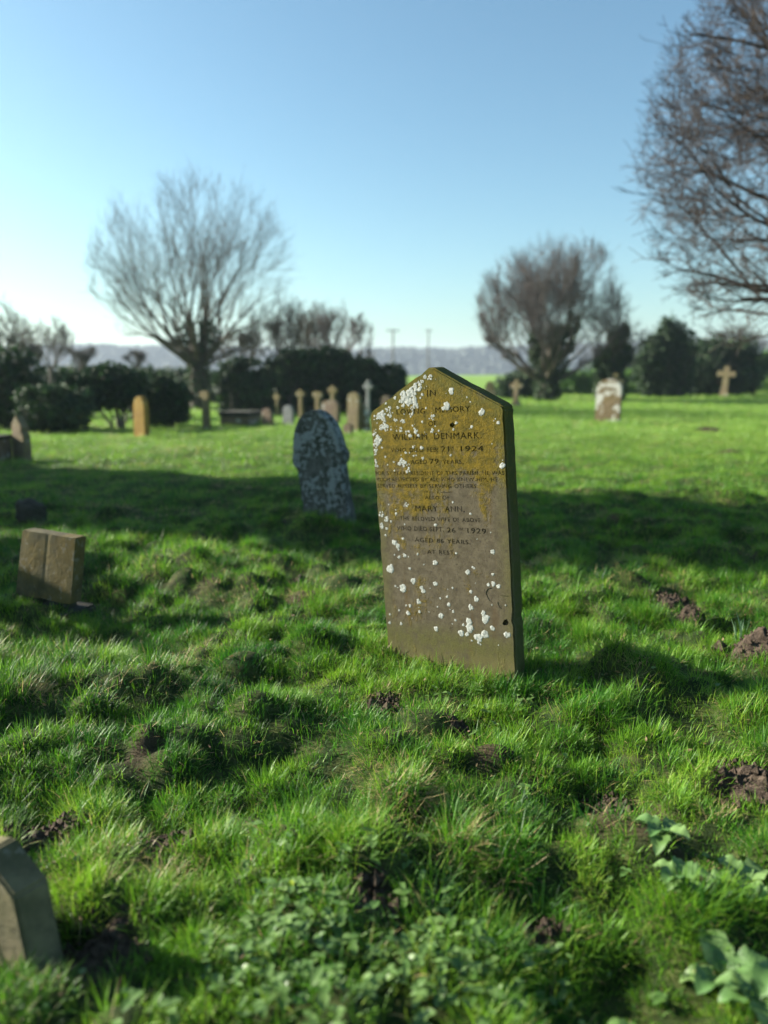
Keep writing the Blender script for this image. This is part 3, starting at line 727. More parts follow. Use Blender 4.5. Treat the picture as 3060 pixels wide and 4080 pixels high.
def main_headstone():
    W, ZS, ZA, T = .634, 1.095, 1.266, .092; a = W / 2
    prof = [(-a, -.25), (a, -.25), (a, ZS - .012), (a - .012, ZS + .006), (.014, ZA - .004), (0, ZA), (-.014, ZA - .004), (-a + .012, ZS + .006), (-a, ZS - .012)]
    rj = np.random.RandomState(9); edge = []
    for i, p in enumerate(prof):        # worn arrises: the outline wanders by a millimetre or so
        q = prof[(i + 1) % len(prof)]; d = math.hypot(q[0] - p[0], q[1] - p[1]); k = int(d / .035) if d > .08 else 0
        edge.append(p)
        nx, nz = (q[1] - p[1]) / d, -(q[0] - p[0]) / d
        for j in range(1, k):
            t = j / k + rj.uniform(-.3, .3) / k; e = -abs(rj.normal(0, .0012)) - (.004 if rj.rand() < .05 else 0)
            edge.append((p[0] + (q[0] - p[0]) * t + nx * e, p[1] + (q[1] - p[1]) * t + nz * e))
    bm = slab_bm(edge, T, .006, 2)
    slab = link('headstone', bm_mesh('headstone', bm), [M['stone'], M['cut']])
    # cutters: letters and chips
    cb = bmesh.new(); dg = None
    for s, x0, x1, zb, h, rot in TEXTS:
        cu = bpy.data.curves.new('inscription', 'FONT'); cu.body = s; cu.extrude = .5; cu.space_character = 1.12; cu.space_word = 1.25; cu.resolution_u = 3
        cu.offset = 0.0
        ob = bpy.data.objects.new('inscription', cu); COL.objects.link(ob)
        dg = bpy.context.evaluated_depsgraph_get(); me = bpy.data.meshes.new_from_object(ob.evaluated_get(dg))
        tb = bmesh.new(); tb.from_mesh(me); bmesh.ops.remove_doubles(tb, verts=tb.verts, dist=1e-5); bmesh.ops.recalc_face_normals(tb, faces=tb.faces); tb.normal_update()
        push = []
        for v in tb.verts:      # broaden the strokes a little
            nn = sum((f.normal for f in v.link_faces if abs(f.normal.z) < .5), Vector())
            nn.z = 0; push.append(nn.normalized() * .016 if nn.length > 1e-6 else nn)
        for v, d in zip(tb.verts, push): v.co += d
        tb.to_mesh(me); tb.free()
        co = np.empty(len(me.vertices) * 3); me.vertices.foreach_get('co', co); co = co.reshape(-1, 3)
        cap = co[:, 1].max() if not any(c in s for c in ',;') else co[:, 1].max()
        mn, mx = co[:, 0].min(), co[:, 0].max()
        X = (co[:, 0] - mn) / (mx - mn) * (x1 - x0); Z = co[:, 1] / cap * h
        c, q = math.cos(math.radians(rot)), math.sin(math.radians(rot))
        out = np.stack([x0 + X * c - Z * q, np.where(co[:, 2] > 0, -.004, .0035), zb - (X - (x1 - x0) / 2) * -q + Z * c], -1)
        me.vertices.foreach_set('co', out.ravel().astype(np.float32)); me.update()
        cb.from_mesh(me)
        bpy.data.objects.remove(ob); bpy.data.curves.remove(cu); bpy.data.meshes.remove(me)

    def prism(P, depth):
        f = cb.faces.new([cb.verts.new((x, -.004, z)) for x, z in P]); f.material_index = 1
        r = bmesh.ops.extrude_face_region(cb, geom=[f])
        for g in r['geom']:
            if isinstance(g, bmesh.types.BMFace): g.material_index = 1
            if isinstance(g, bmesh.types.BMVert): g.co.y = depth
    prism([(0.195, 0.339), (0.205, 0.357), (0.226, 0.364), (0.246, 0.356), (0.26, 0.335), (0.298, 0.335), (0.298, 0.306), (0.283, 0.28), (0.262, 0.276), (0.25, 0.292), (0.246, 0.306), (0.225, 0.298), (0.208, 0.309)], .0016)
    prism([(0.264, 0.214), (0.273, 0.232), (0.285, 0.238), (0.292, 0.224), (0.287, 0.21), (0.271, 0.208)], .016)
    prism([(0.073, 1.034), (0.089, 1.04), (0.099, 1.029), (0.085, 1.019), (0.074, 1.024)], .014)
    prism([(-.069, .7522), (-.022, .7522), (-.018, .7535), (-.022, .7548), (-.069, .7548)], .003)
    prism([(.012, .7535), (.016, .7522), (.063, .7522), (.063, .7548), (.016, .7548)], .003)
    prism([(-.0045, .7535), (-.001, .749), (.0025, .7535), (-.001, .758)], .003)
    prism([(.062, .447), (.070, .452), (.075, .456), (.070, .448)], .004)
    for x, z in ((-.148, .216), (-.122, .217)): prism([(x - .003, z), (x, z - .005), (x + .003, z), (x, z + .005)], .004)
    bmesh.ops.recalc_face_normals(cb, faces=cb.faces)
    cme = bpy.data.meshes.new('carving'); cb.to_mesh(cme); cb.free(); cme.materials.append(M['cut']); cme.materials.append(M['stone'])
    cut = bpy.data.objects.new('carving', cme); COL.objects.link(cut)
    for c in (cut,):
        md = slab.modifiers.new('carve', 'BOOLEAN'); md.operation = 'DIFFERENCE'; md.solver = 'EXACT'; md.use_self = True; md.object = c; md.material_mode = 'TRANSFER'
    dg = bpy.context.evaluated_depsgraph_get()
    new = bpy.data.meshes.new_from_object(slab.evaluated_get(dg))
    print('carved', len(slab.data.polygons), len(new.polygons))
    slab.modifiers.clear()
    if len(new.polygons) > 500: slab.data = new
    slab.data.name = 'headstone'
    bpy.data.objects.remove(cut)
    # lichen crusts, each a thin lobed pad on the face
    rng = np.random.RandomState(7); V, T3, Q4 = [], [], []

    def pad(cx, cz, r, thick):
        n = 22 if r > .006 else 12; b = len(V); ph = rng.uniform(0, 6.28, 3)
        ang = np.arange(n) / n * 6.2832
        rad = r * (1 + .12 * np.sin(2 * ang + ph[0]) + .10 * np.sin(3 * ang + ph[1]) + .07 * np.sin(5 * ang + ph[2]) + rng.uniform(-.13, .13, n))
        for k, y in ((1.0, .0004), (.93, -thick * .75), (.6, -thick)):
            for i in range(n): V.append((cx + rad[i] * k * math.cos(ang[i]), y, cz + rad[i] * k * math.sin(ang[i])))
        V.append((cx, -thick * rng.uniform(.8, 1.05), cz))
        for j in (0, 1):
            for i in range(n): Q4.append((b + j * n + i, b + j * n + (i + 1) % n, b + (j + 1) * n + (i + 1) % n, b + (j + 1) * n + i))
        for i in range(n): T3.append((b + 2 * n + i, b + 2 * n + (i + 1) % n, b + 3 * n))
    def lettered(x, z): return any(x0 - .004 < x < x1 + .004 and zb - .004 < z < zb + h + .004 for s, x0, x1, zb, h, rot in TEXTS)
    okx = lambda x, z: abs(x) < a - .006 and z < ZS + (ZA - ZS) * (1 - abs(x) / a) - .008
    for x, z, r in SPOTS:
        x, z, r = x / 1000, z / 1000, r / 1000 * (1.15 if z < 550 else 1.0)
        upper = z > .55 and x < 0
        if r > .0085 and upper:     # ragged crusts that have grown together
            for k in range(int(6 + r * 700)):
                q, an = r * math.sqrt(rng.rand()) * .98, rng.uniform(0, 6.28); rr = r * rng.uniform(.16, .42)
                xx, zz = x + q * math.cos(an), z + q * math.sin(an) * 1.1
                if lettered(xx, zz) and rng.rand() < .65: continue
                if okx(xx - rr, zz) and okx(xx + rr, zz + rr): pad(xx, zz, rr, rng.uniform(.0004, .0008))
        elif okx(x - r, z) and okx(x + r, z + r):
            pad(x, z, r, rng.uniform(.0004, .0007))
            if r > .007:
                for k in range(0 if lettered(x, z) else 4):
                    an = rng.uniform(0, 6.28); pad(x + r * .62 * math.cos(an), z + r * .62 * math.sin(an), r * rng.uniform(.35, .52), rng.uniform(.0004, .0009))
    for k in range(70):     # specks round the crusts of the left shoulder
        x, z, r = SPOTS[rng.randint(0, 60)]; x, z = x / 1000 + rng.normal(0, .02), z / 1000 + rng.normal(0, .02); r = rng.uniform(.0012, .0034)
        if okx(x - r, z) and okx(x + r, z + r): pad(x, z, r, .0007)
    lic = link('lichen', np_mesh('lichen', np.array(V), [np.array(Q4), np.array(T3)], None, True), M['lichen'], slab)
    lic['kind'] = 'stuff'
    slab.location = (STONE_XY[0], STONE_XY[1], 0)
    slab.rotation_mode = 'QUATERNION'
    slab.rotation_quaternion = (Matrix.Rotation(math.radians(STONE_YAW), 3, 'Z') @ Matrix.Rotation(math.radians(1.67), 3, 'X') @ Matrix.Rotation(math.radians(-3.92), 3, 'Y')).to_quaternion()
    tag(slab, 'tall gabled inscribed headstone crusted with white and ochre lichen, the largest stone', 'gravestone')
    yw = math.radians(STONE_YAW)
    STONES.append((STONE_XY[0] - .5 * T * math.sin(yw), STONE_XY[1] + .5 * T * math.cos(yw), a, T / 2, yw))

main_headstone()

# leaning scroll-shouldered stone behind it
m = px2m(1300, 2100)
bm = slab_bm(outline('nubs', 232 * m, 440 * m, .2), .13, .012)
inner = outline('nubs', 232 * m * .72, 440 * m * .86, 0)
o = link('headstone', bm_mesh('headstone', bm), M['grey']); place(o, 1300, 2100, math.radians(-24), math.radians(-8.5))
tag(o, 'dark leaning headstone with rounded head and scrolled shoulders, mottled grey lichen, in the shade', 'gravestone')
STONES.append((o.location.x, o.location.y + .06, 116 * m, .07, -.42))
bm = slab_bm([(x, z) for x, z in arc(0, 300 * m, 70 * m, 0, 180, 12, 1, 1.35)] + [(-70 * m, 110 * m), (70 * m, 110 * m)], .012, .004, 1, -.006)
link('panel', bm_mesh('panel', bm), M['grey'], o)

# open-book tablet on stone feet
def book_stone():
    m = px2m(215, 2395); root = empty('memorial_tablet', (0, 0, 0))
    w, h, d, zb = 262 * m, 255 * m, .08, 40 * m; a = w / 2
    bm = bmesh.new(); prof = []     # two pages meeting at a gutter, seen from above
    for t in np.linspace(-1, 1, 21): prof.append((t * a, -.002 * math.sin(math.pi * min(1, abs(t) * .93 + .07)) + (.0015 if abs(t) < .03 else 0)))
    ring = [(x, y - d / 2) for x, y in prof] + [(a, d / 2), (-a, d / 2)]
    f = bm.faces.new([bm.verts.new((x * 1.06, y - .03, zb)) for x, y in ring])
    r = bmesh.ops.extrude_face_region(bm, geom=[f])
    for g in r['geom']:
        if isinstance(g, bmesh.types.BMVert): g.co.z = zb + h; g.co.x *= .95; g.co.y += .06
    bmesh.ops.bevel(bm, geom=[e for e in bm.edges if len(e.link_faces) == 2 and e.calc_face_angle(0) > .9], offset=.005, segments=2, affect='EDGES')
    link('tablet', bm_mesh('tablet', bm), M['book'], root)
    for x in (-.5, .52):
        b = bmesh.new(); box_bm(b, (x * a, .0, zb / 2 - .01), (w * .2, .10, zb + .02)); link('foot', bm_mesh('foot', b), M['darkstone'], root)
    b = bmesh.new(); box_bm(b, (0, -.01, -.03), (w * 1.12, .26, .075), .012); link('base', bm_mesh('base', b), M['darkstone'], root)
    place(root, 208, 2388, math.radians(-21), math.radians(3))
    STONES.append((root.location.x, root.location.y, w * .55, .12, .07))
    tag(root, 'small squared ochre stone tablet with a grooved face, raised on stone feet', 'gravestone')
book_stone()

# pale stone cut off by the corner of the picture
bm = slab_bm([(-.21, -.25), (.21, -.25), (.21, .218), (.125, .302), (-.125, .302), (-.21, .218)], .08, .006)
o = link('headstone', bm_mesh('headstone', bm), M['near'])
o.location = (-.884, 1.455, -.062); o.rotation_mode = 'QUATERNION'
o.rotation_quaternion = (Matrix.Rotation(math.radians(-30), 3, 'Z') @ Matrix.Rotation(math.radians(-2), 3, 'X') @ Matrix.Rotation(math.radians(-14), 3, 'Y')).to_quaternion()
tag(o, 'small pale buff headstone with clipped shoulders, cut off by the lower left corner', 'gravestone')
STONES.append((-.84, 1.49, .21, .05, math.radians(-30)))

# dark stump-like stone in the shade
def dark_lump():
    m = px2m(130, 2085); bm = bmesh.new()
    bmesh.ops.create_icosphere(bm, subdivisions=4, radius=1.0)
    for v in bm.verts:
        c = v.co; k = max(abs(c.x), abs(c.y), abs(c.z)); q = c * (.45 + .55 / k * .85)
        n = 1 + .28 * (vnoise(q.x + 3 * q.z, q.y - 2 * q.z, .8, 2) - .5) + .14 * (vnoise(q.x - q.z, q.y + 2 * q.z, .3, 4) - .5)
        top = 1.0 if q.z < .1 else 1 - .35 * max(0, q.x + .2)
        v.co = Vector((q.x * 60 * m * n, q.y * 48 * m * n, 58 * m + q.z * 66 * m * n * top))
    o = link('footstone', bm_mesh('footstone', bm, True), M['darkstone']); place(o, 130, 2085, .3)
    tag(o, 'dark lumpy worn footstone in the shaded turf beyond the squared ochre tablet', 'gravestone')
dark_lump()

# far stones
slab_stone('headstone', 'buff headstone with a pinched pointed head, beside a brown brick kerb at the left edge', 90, 1832, 84, 184, 'ogee', 'buff', -.55, 0, .12)
slab_stone('headstone', 'orange lancet headstone standing alone before the dark hedge', 566, 1748, 66, 158, 'lancet', 'orange', -.55, .03, .12)
slab_stone('headstone', 'small pinkish headstone with rounded shoulders before the chest tomb', 1068, 1702, 50, 78, 'round', 'ruddy', -.55, -.03, .1)
slab_stone('headstone', 'small slate grey round topped headstone', 1150, 1697, 50, 78, 'round', 'slate', -.55, .02, .08)
slab_stone('headstone', 'broad brown shouldered headstone with a cross rising behind it', 1318, 1688, 78, 98, 'low', 'ruddy', -.55, .03, .13)
slab_stone('headstone', 'tall narrow round topped brown headstone behind the toppled white stone', 1410, 1722, 56, 156, 'round', 'buff', -.55, .03, .12)
o = slab_stone('headstone', 'white lichened headstone leaning far over beside the tall round topped one', 1452, 1722, 66, 116, 'low', 'white', -.55, -.28, .1)
slab_stone('footstone', 'low reddish triangular stone fragment beside the leaning white stone', 1386, 1742, 40, 40, 'gable', 'ruddy', -.55, .1, .1)
slab_stone('headstone', 'small pinkish round headstone peeping over the left slope of the inscribed headstone', 1540, 1660, 44, 92, 'round', 'ruddy', -.55, 0, .1)
slab_stone('headstone', 'brown rounded headstone half hidden by the right slope of the inscribed headstone', 1945, 1650, 52, 128, 'shoulder', 'buff', -.55, .05, .1)
slab_stone('headstone', 'brown round headed headstone with two white lichen patches, alone on the sunlit grass', 2420, 1682, 98, 172, 'round', 'white', -.55, .02, .13)
cross_stone('stone cross just behind the white patched headstone, its arm showing at one side', 2446, 1600, 62, 108, 'buff', -.55, .04, 0)
cross_stone('slim stone cross on a mossy stepped foot before the ivied hedge', 2884, 1578, 66, 116, 'buff', -.55, .05, 1, False, .70, .30)
cross_stone('short stone cross on a stepped base before the low dark bush', 2055, 1608, 48, 100, 'buff', -.55, .02, 2, False, .72, .34, base_w=.9)
cross_stone('yellowed pillar cross with a broken head beside the big bare tree', 824, 1712, 46, 152, 'dull', -.55, 0, 1, False, .88, .55, base_w=1.3)
cross_stone('distant thin ochre cross behind the small stones', 1106, 1652, 34, 92, 'dull', -.55, 0, 1, False, .80, .4)
cross_stone('tall yellowed stone cross at the mouth of the hedge', 1200, 1662, 42, 118, 'dull', -.55, 0, 1, False, .82, .36)
cross_stone('short stone cross with a yellow lichened head, left of the broad brown headstone', 1268, 1662, 44, 108, 'dull', -.55, 0, 1, False, .86, .44)
cross_stone('yellow topped stone cross rising behind the broad brown headstone', 1328, 1672, 44, 138, 'dull', -.55, 0, 1, False, .84, .4)
cross_stone('grey ringed cross against the round dark bush', 1466, 1668, 44, 148, 'slate', -.55, .02, 1, True, .80, .30)

def chest_tomb():
    m = px2m(960, 1690); root = empty('chest_tomb', (0, 0, 0)); w, h = 130 * m, 40 * m
    b = bmesh.new(); box_bm(b, (0, 0, h * .42), (w * .92, .8, h * .9)); link('chest', bm_mesh('chest', b), M['ruddy'], root)
    b = bmesh.new(); box_bm(b, (0, 0, h * .87 + .05), (w, .95, .1), .02); link('lid', bm_mesh('lid', b), M['darkstone'], root)
    place(root, 962, 1690, -.2); tag(root, 'low reddish chest tomb with a flat lid before the dark bushes', 'tomb')
chest_tomb()

def kerb_wall():
    root = empty('low_wall', (0, 0, 0)); m = px2m(20, 1835)
    b = bmesh.new(); box_bm(b, (0, 0, 38 * m), (150 * m, .3, 80 * m + .1), .02); link('wall', bm_mesh('wall', b), M['ruddy'], root)
    b = bmesh.new(); box_bm(b, (0, 0, 80 * m + .05), (158 * m, .36, .06), .015); link('coping', bm_mesh('coping', b), M['darkstone'], root)
    place(root, -42, 1835, -.1); tag(root, 'low dark brown brick wall cut off by the left edge, beside the pointed buff headstone', 'wall')
kerb_wall()

# ------------------------------------------------------------------ trees, bushes, hedges
def tubes(name, polys, sides, mat, parent):
    """polys: list of (n x 3 points, n radii), all the same n -> one tube mesh."""
    Vs, Fs, off = [], [], 0
    by = {}
    for p, r in polys: by.setdefault((len(p), 7 if r[0] > .05 else (4 if r[0] > .018 else 3)), []).append((p, r))
    for (n, k), L in by.items():
        P = np.array([p for p, r in L], float); R = np.array([r for p, r in L], float)
        T = np.gradient(P, axis=1); T /= np.linalg.norm(T, axis=2, keepdims=True) + 1e-9
        ref = np.where(np.abs(T[..., 2:3]) > .9, np.array([1.0, 0, 0]), np.array([0, 0, 1.0]))
        A = np.cross(T, ref); A /= np.linalg.norm(A, axis=2, keepdims=True) + 1e-9
        B = np.cross(T, A)
        an = np.arange(k) / k * 6.2832
        V = P[:, :, None, :] + R[:, :, None, None] * (np.cos(an)[None, None, :, None] * A[:, :, None, :] + np.sin(an)[None, None, :, None] * B[:, :, None, :])
        b = off + (np.arange(len(L)) * n * k)[:, None, None, None]
        i, j = np.arange(n - 1)[None, :, None, None], np.arange(k)[None, None, :, None]
        j2 = (j + 1) % k
        q = np.concatenate([b + i * k + j, b + i * k + j2, b + (i + 1) * k + j2, b + (i + 1) * k + j], -1).reshape(-1, 4)
        Vs.append(V.reshape(-1, 3)); Fs.append(q); off += V.size // 3
    return link(name, np_mesh(name, np.concatenate(Vs), Fs, None, True), mat, parent)

def grow(rng, base, stems, env_c, env_r, levels, kids, ang, ratio, up=.12, r0=.2, wander=.16, rmin=.006, first=.5, spray=0):
    """Recursive bare branching kept inside an ellipsoid. Returns wood (thick) and twigs (thin) polylines."""
    wood, twig = [], []
    env_c, env_r = np.array(env_c, float), np.array(env_r, float)

    def room(p, d):
        q, e = (p - env_c) / env_r, d / env_r
        A, B, C = e @ e, 2 * q @ e, q @ q - 1
        D = B * B - 4 * A * C
        return 0 if D <= 0 else (-B + math.sqrt(D)) / (2 * A)

    def br(p, d, L, r, lv):
        n = 6; pts, rad = [p], [r]; dirs = [d]
        r1 = max(rmin * .6, r * .55)
        for i in range(1, n):
            d = d + rng.normal(0, wander, 3) * (.5 + .5 * (lv < levels - 1)) + np.array([0, 0, up])
            d = d / np.linalg.norm(d); p = p + d * L / (n - 1)
            pts.append(p); rad.append(r + (r1 - r) * i / (n - 1)); dirs.append(d)
        (wood if r > .035 else twig).append((np.array(pts), np.array(rad)))
        if 0 < lv < levels and spray:
            for j in range(spray):
                t = rng.randint(1, n); dd = dirs[t]; ax = rng.normal(0, 1, 3); nd = dd + ax / np.linalg.norm(ax) * rng.uniform(.35, .9) + np.array([0, 0, up * 2])
                if room(pts[t], nd / np.linalg.norm(nd)) > .1: br(pts[t], nd / np.linalg.norm(nd), L * rng.uniform(.3, .7), rmin, 0)
        if lv <= 0: return
        k = rng.randint(kids[0], kids[1] + 1)
        for j in range(k):
            t = n - 1 if j == 0 else rng.randint(2, n)
            dd = dirs[t]; ax = rng.normal(0, 1, 3); ax -= dd * (ax @ dd); ax /= np.linalg.norm(ax)
            an = rng.uniform(ang[0], ang[1]) * (.55 if j == 0 else 1)
            nd = dd * math.cos(an) + ax * math.sin(an)
            rm = room(pts[t], nd)
            nl = L * rng.uniform(ratio[0], ratio[1])
            if rm < .10:
                if rng.rand() < .55: continue
                nl *= rng.uniform(.25, .8)
            elif lv > 2: nl = min(nl, rm * rng.uniform(.5, 1.1))
            else: nl = min(nl, rm * rng.uniform(.6, 1.5) + .15)
            if nl > .08: br(pts[t], nd, nl, max(rmin, rad[t] * (.8 if j == 0 else .6)), lv - 1)
    for p, d, L, r in stems: br(np.array(p, float), np.array(d, float) / np.linalg.norm(d), L, r, levels)
    return wood, twig

def leaves_blob(rng, lobes, n, size, flat=0.0):
    """Leaf-sized faces through the outer volume of ragged lobes (centre, radii)."""
    w = np.array([r[0] * r[1] * r[2] for c, r in lobes]) ** .67; w /= w.sum()
    P, Nn = [], []
    for (c, r), k in zip(lobes, rng.multinomial(n, w)):
        d = rng.normal(0, 1, (k, 3)); d /= np.linalg.norm(d, axis=1, keepdims=True)
        b = .78 + .45 * (vnoise(d[:, 0] * 1.5 + c[0], d[:, 1] * 1.5 + d[:, 2] * 1.7 + c[2], .55, 3) - .2) + .25 * (vnoise(d[:, 0] * 1.5 - c[1], d[:, 2] * 1.5 + d[:, 1], .22, 5) - .4)
        rr = b * (1 - .5 * rng.rand(k) ** 1.8) * np.where(rng.rand(k) < .10, rng.uniform(1.0, 1.3, k), 1.0)
        P.append(np.array(c) + d * rr[:, None] * np.array(r)); Nn.append(d)
    return np.concatenate(P), np.concatenate(Nn)

def foliage(name, rng, lobes, n, size, mat, parent, zmin=None):
    P, D = leaves_blob(rng, lobes, n, size)
    if zmin is not None: P[:, 2] = np.maximum(P[:, 2], zmin + rng.uniform(0, .2, len(P)))
    n = len(P)
    return leaf_cloud(name, P, np.arctan2(D[:, 1], D[:, 0]) + rng.normal(0, .9, n), rng.normal(.0, .7, n), size * rng.uniform(.6, 1.4, n), rng.rand(n) ** 1.3, 1.1, .2, .3, mat, parent, False, rng.normal(0, .8, n))

def bush(name, label, px, py, w_px, top_py, dist, mat='hedge', n=2600, leaf=.11, lobes=7, group=None, cat='bush', seed=1, depth=.8, gap=0.0, bare_twigs=0, twig_mat='twig'):
    """Evergreen bush at the distance dist on the sight line of pixel px."""
    rng = np.random.RandomState(seed); m = dist / FOCAL
    x, h, w = (px - 1530) * m, (1475 - top_py) * m + CAM_H, w_px * m
    z0 = float(gh(x, dist)); root = empty(name, (x, dist, z0)); tag(root, label, cat, group)
    L = []
    for i in range(lobes):
        u = (i + .5) / lobes * 2 - 1 + rng.normal(0, .08); rad = w * rng.uniform(.17, .25)
        hz = (h - z0) * (1 - .22 * u * u) * rng.uniform(.90, 1.1)
        for f, g in ((.78, .27), (.50, .30), (.24, .28)):
            L.append(((u * w * .38 + rng.normal(0, .05) * w, rng.normal(0, .2) * w * depth * .4, hz * f + (gap if f < .4 else gap * .3)), (rad * rng.uniform(.85, 1.15), rad * depth, hz * g * rng.uniform(.85, 1.15))))
    foliage('foliage', rng, L, int(n * 1.7), leaf * .8, M[mat], root, None if gap else .02)
    st = [((rng.normal(0, .25) * w, rng.normal(0, .1) * w, -.15), (rng.normal(0, .3), rng.normal(0, .3), 1), h * .35, .05) for i in range(4)]
    for s in st:
        wd, tw = grow(rng, None, [s], (0, 0, h * .55), (w * .6, w * .5, h * (.62 if not bare_twigs else .85)), 2 + bool(bare_twigs), (2, 3), (.2, .7), (.6, .8), .1, .05, .15, .010)
        tubes('stem', wd + tw, 4, M[twig_mat], root)
    return root

def bare_tree(name, label, px, dist, w_px, top_py, crown_py, r0, seed, stems, levels, kids, ang, ratio, mats=('bark', 'twig'), trunk_h=1.0, up=.10, rmin=.007, group=None, depth=.9, x=None, wander=.13, ivy=None, spray=2, along=False, low=0, spread=(.12, 1.2), first=(.30, .42)):
    rng = np.random.RandomState(seed); m = dist / FOCAL
    if x is None: x = (px - 1530) * m
    h = (1475 - top_py) * m + CAM_H; cz = (1475 - crown_py) * m + CAM_H; w = w_px * m
    z0 = float(gh(x, dist)); root = empty(name, (x, dist, z0)); tag(root, label, 'tree', group)
    S0 = []
    for i in range(stems):
        a = i * 2.399 + rng.uniform(-.3, .3); sp = spread[0] + (spread[1] - spread[0]) * ((i + .5) / stems)
        if along:
            t = (i + .5) / stems; zz = trunk_h * (.32 + .68 * t); sp = rng.uniform(.7, 3.5) * (1.15 - .8 * t)
            S0.append(((0, 0, zz), (math.cos(a) * sp, math.sin(a) * sp, rng.uniform(.2, 1.0)), w / 2 * rng.uniform(*first), r0 * rng.uniform(.22, .4)))
        else: S0.append(((math.cos(a) * r0 * .4, math.sin(a) * r0 * .4, trunk_h * rng.uniform(.75, 1.05)), (math.cos(a) * sp, math.sin(a) * sp * depth, 1.0), (h - trunk_h) * rng.uniform(*first), r0 * rng.uniform(.28, .42)))
    for i in range(low):        # low side boughs under the crown
        a = i * 2.399 + 1.0; S0.append(((0, 0, trunk_h * rng.uniform(.85, 1.25)), (math.cos(a), math.sin(a) * depth, rng.uniform(.12, .5)), w / 2 * rng.uniform(.35, .5), r0 * rng.uniform(.15, .24)))
    wd, tw = grow(rng, None, S0, (0, 0, cz), (w / 2, w / 2 * depth, h - cz), levels, kids, ang, ratio, up, r0, wander, rmin, spray=spray)
    tr = np.array([(0, 0, -.3), (.01, 0, trunk_h * .15), (-.02, .01, trunk_h * .45), (.02, 0, trunk_h * .75), (0, 0, trunk_h * 1.0), (0, 0, trunk_h * 1.06)])
    wd.append((tr, np.array([r0 * 1.5, r0 * 1.15, r0, r0 * .98, r0 * .9, r0 * .6])))
    print(name, px, len(wd), len(tw)); tubes('trunk', wd, 7, M[mats[0]], root)
    tubes('crown', tw, 3, M[mats[1]], root)
    if ivy:
        n, leaf, lobes_ = ivy
        foliage('ivy', rng, lobes_, n, leaf, M['ivy'], root)
    return root

# the two bare trees the picture turns on
bare_tree('bare_tree', 'large bare spreading tree with a short thick trunk, tallest against the open sky', 800, 26, 790, 735, 1120, .30, 5, 13, 6, (2, 3), (.20, .68), (.74, .94),
          ('bark', 'twig'), 1.5, .04, .0037, 'bare trees along the churchyard edge', spread=(.05, 1.5), low=7, wander=.11, first=(.20, .30), spray=1,
          ivy=(1500, .10, [((0, 0, .6), (.45, .45, .8)), ((.05, 0, 1.6), (.42, .42, .7)), ((-.3, 0, 2.4), (.3, .3, .5)), ((.35, 0, 2.5), (.3, .3, .5))]))
bare_tree('bare_tree', 'bushy round bare tree with purplish twigs and ivy climbing its many stems', 2170, 33, 570, 955, 1230, .28, 8, 18, 6, (2, 4), (.12, .48), (.70, .92),
          ('bark', 'mauve'), .9, .035, .0058, 'bare trees along the churchyard edge', spread=(.08, 2.6), wander=.10, first=(.20, .30), spray=1,
          ivy=(4200, .11, [((0, 0, .5), (.6, .5, .8)), ((.25, 0, 1.4), (.6, .5, .8)), ((-.4, 0, 1.9), (.45, .4, .7)), ((.75, .1, 2.5), (.4, .35, .7)), ((1.05, .1, 3.2), (.3, .3, .5)), ((.2, 0, 2.5), (.3, .3, .7)), ((-.5, .1, 2.6), (.3, .3, .5))]))
bare_tree('bare_tree', 'small tangled bare tree clad in dark ivy, right of the bushy bare tree', 2420, 34, 330, 1180, 1340, .16, 12, 6, 4, (3, 4), (.25, .8), (.65, .85),
          ('bark', 'twig'), 1.3, .03, .009, 'bare trees along the churchyard edge', wander=.22,
          ivy=(4600, .12, [((0, 0, .6), (.75, .6, .9)), ((-.1, 0, 1.6), (.6, .5, .8)), ((.15, 0, 2.4), (.4, .4, .6)), ((.35, 0, 1.9), (.55, .45, .6)), ((.45, 0, 2.9), (.25, .25, .35))]))
# big tree whose boughs reach in from the right
bare_tree('bare_tree', 'big reddish twigged bare tree reaching in from the right edge, high over the grass', 3400, 12.5, 1800, -250, 640, .20, 17, 58, 5, (2, 4), (.22, .75), (.62, .90),
          ('bark', 'redtwig'), 5.6, .014, .0052, 'bare trees along the churchyard edge', wander=.15, first=(.34, .5), along=True)
# thin bare trees and scrub at the left
for px, d, w, top, cz, sd, lab in [(130, 30, 260, 1345, 1450, 25, 'low grey thicket of bare twigs above the hedge near the left edge'),
                                   (345, 31, 280, 1370, 1460, 26, 'low grey bare thicket behind the broad dark bush'),
                                   (560, 33, 240, 1395, 1480, 27, 'low bare thicket left of the big spreading tree trunk'),
                                   (960, 30, 260, 1290, 1430, 28, 'grey bare thicket just right of the big spreading tree trunk'),
                                   (2890, 44, 300, 1300, 1430, 29, 'grey bare thicket above the ivied hedge at the right'),
                                   (35, 22, 330, 1195, 1370, 21, 'thin pale bare tree at the far left, above the hedge'),
                                   (225, 34, 200, 1265, 1400, 22, 'small slender bare tree between the far left one and the big spreading tree'),
                                   (1130, 27, 330, 1195, 1370, 23, 'dark twiggy bare thorn tree right of the big spreading tree'),
                                   (1365, 28, 260, 1235, 1390, 24, 'pale feathery bare tree above the round dark bush')]:
    bare_tree('bare_tree', lab, px, d, w, top, cz, .12, sd, 6, 4, (3, 4), (.2, .65), (.65, .88), ('bark', 'mauve' if sd == 24 else 'twig'), 1.3, .06, .008, 'bare trees along the churchyard edge')

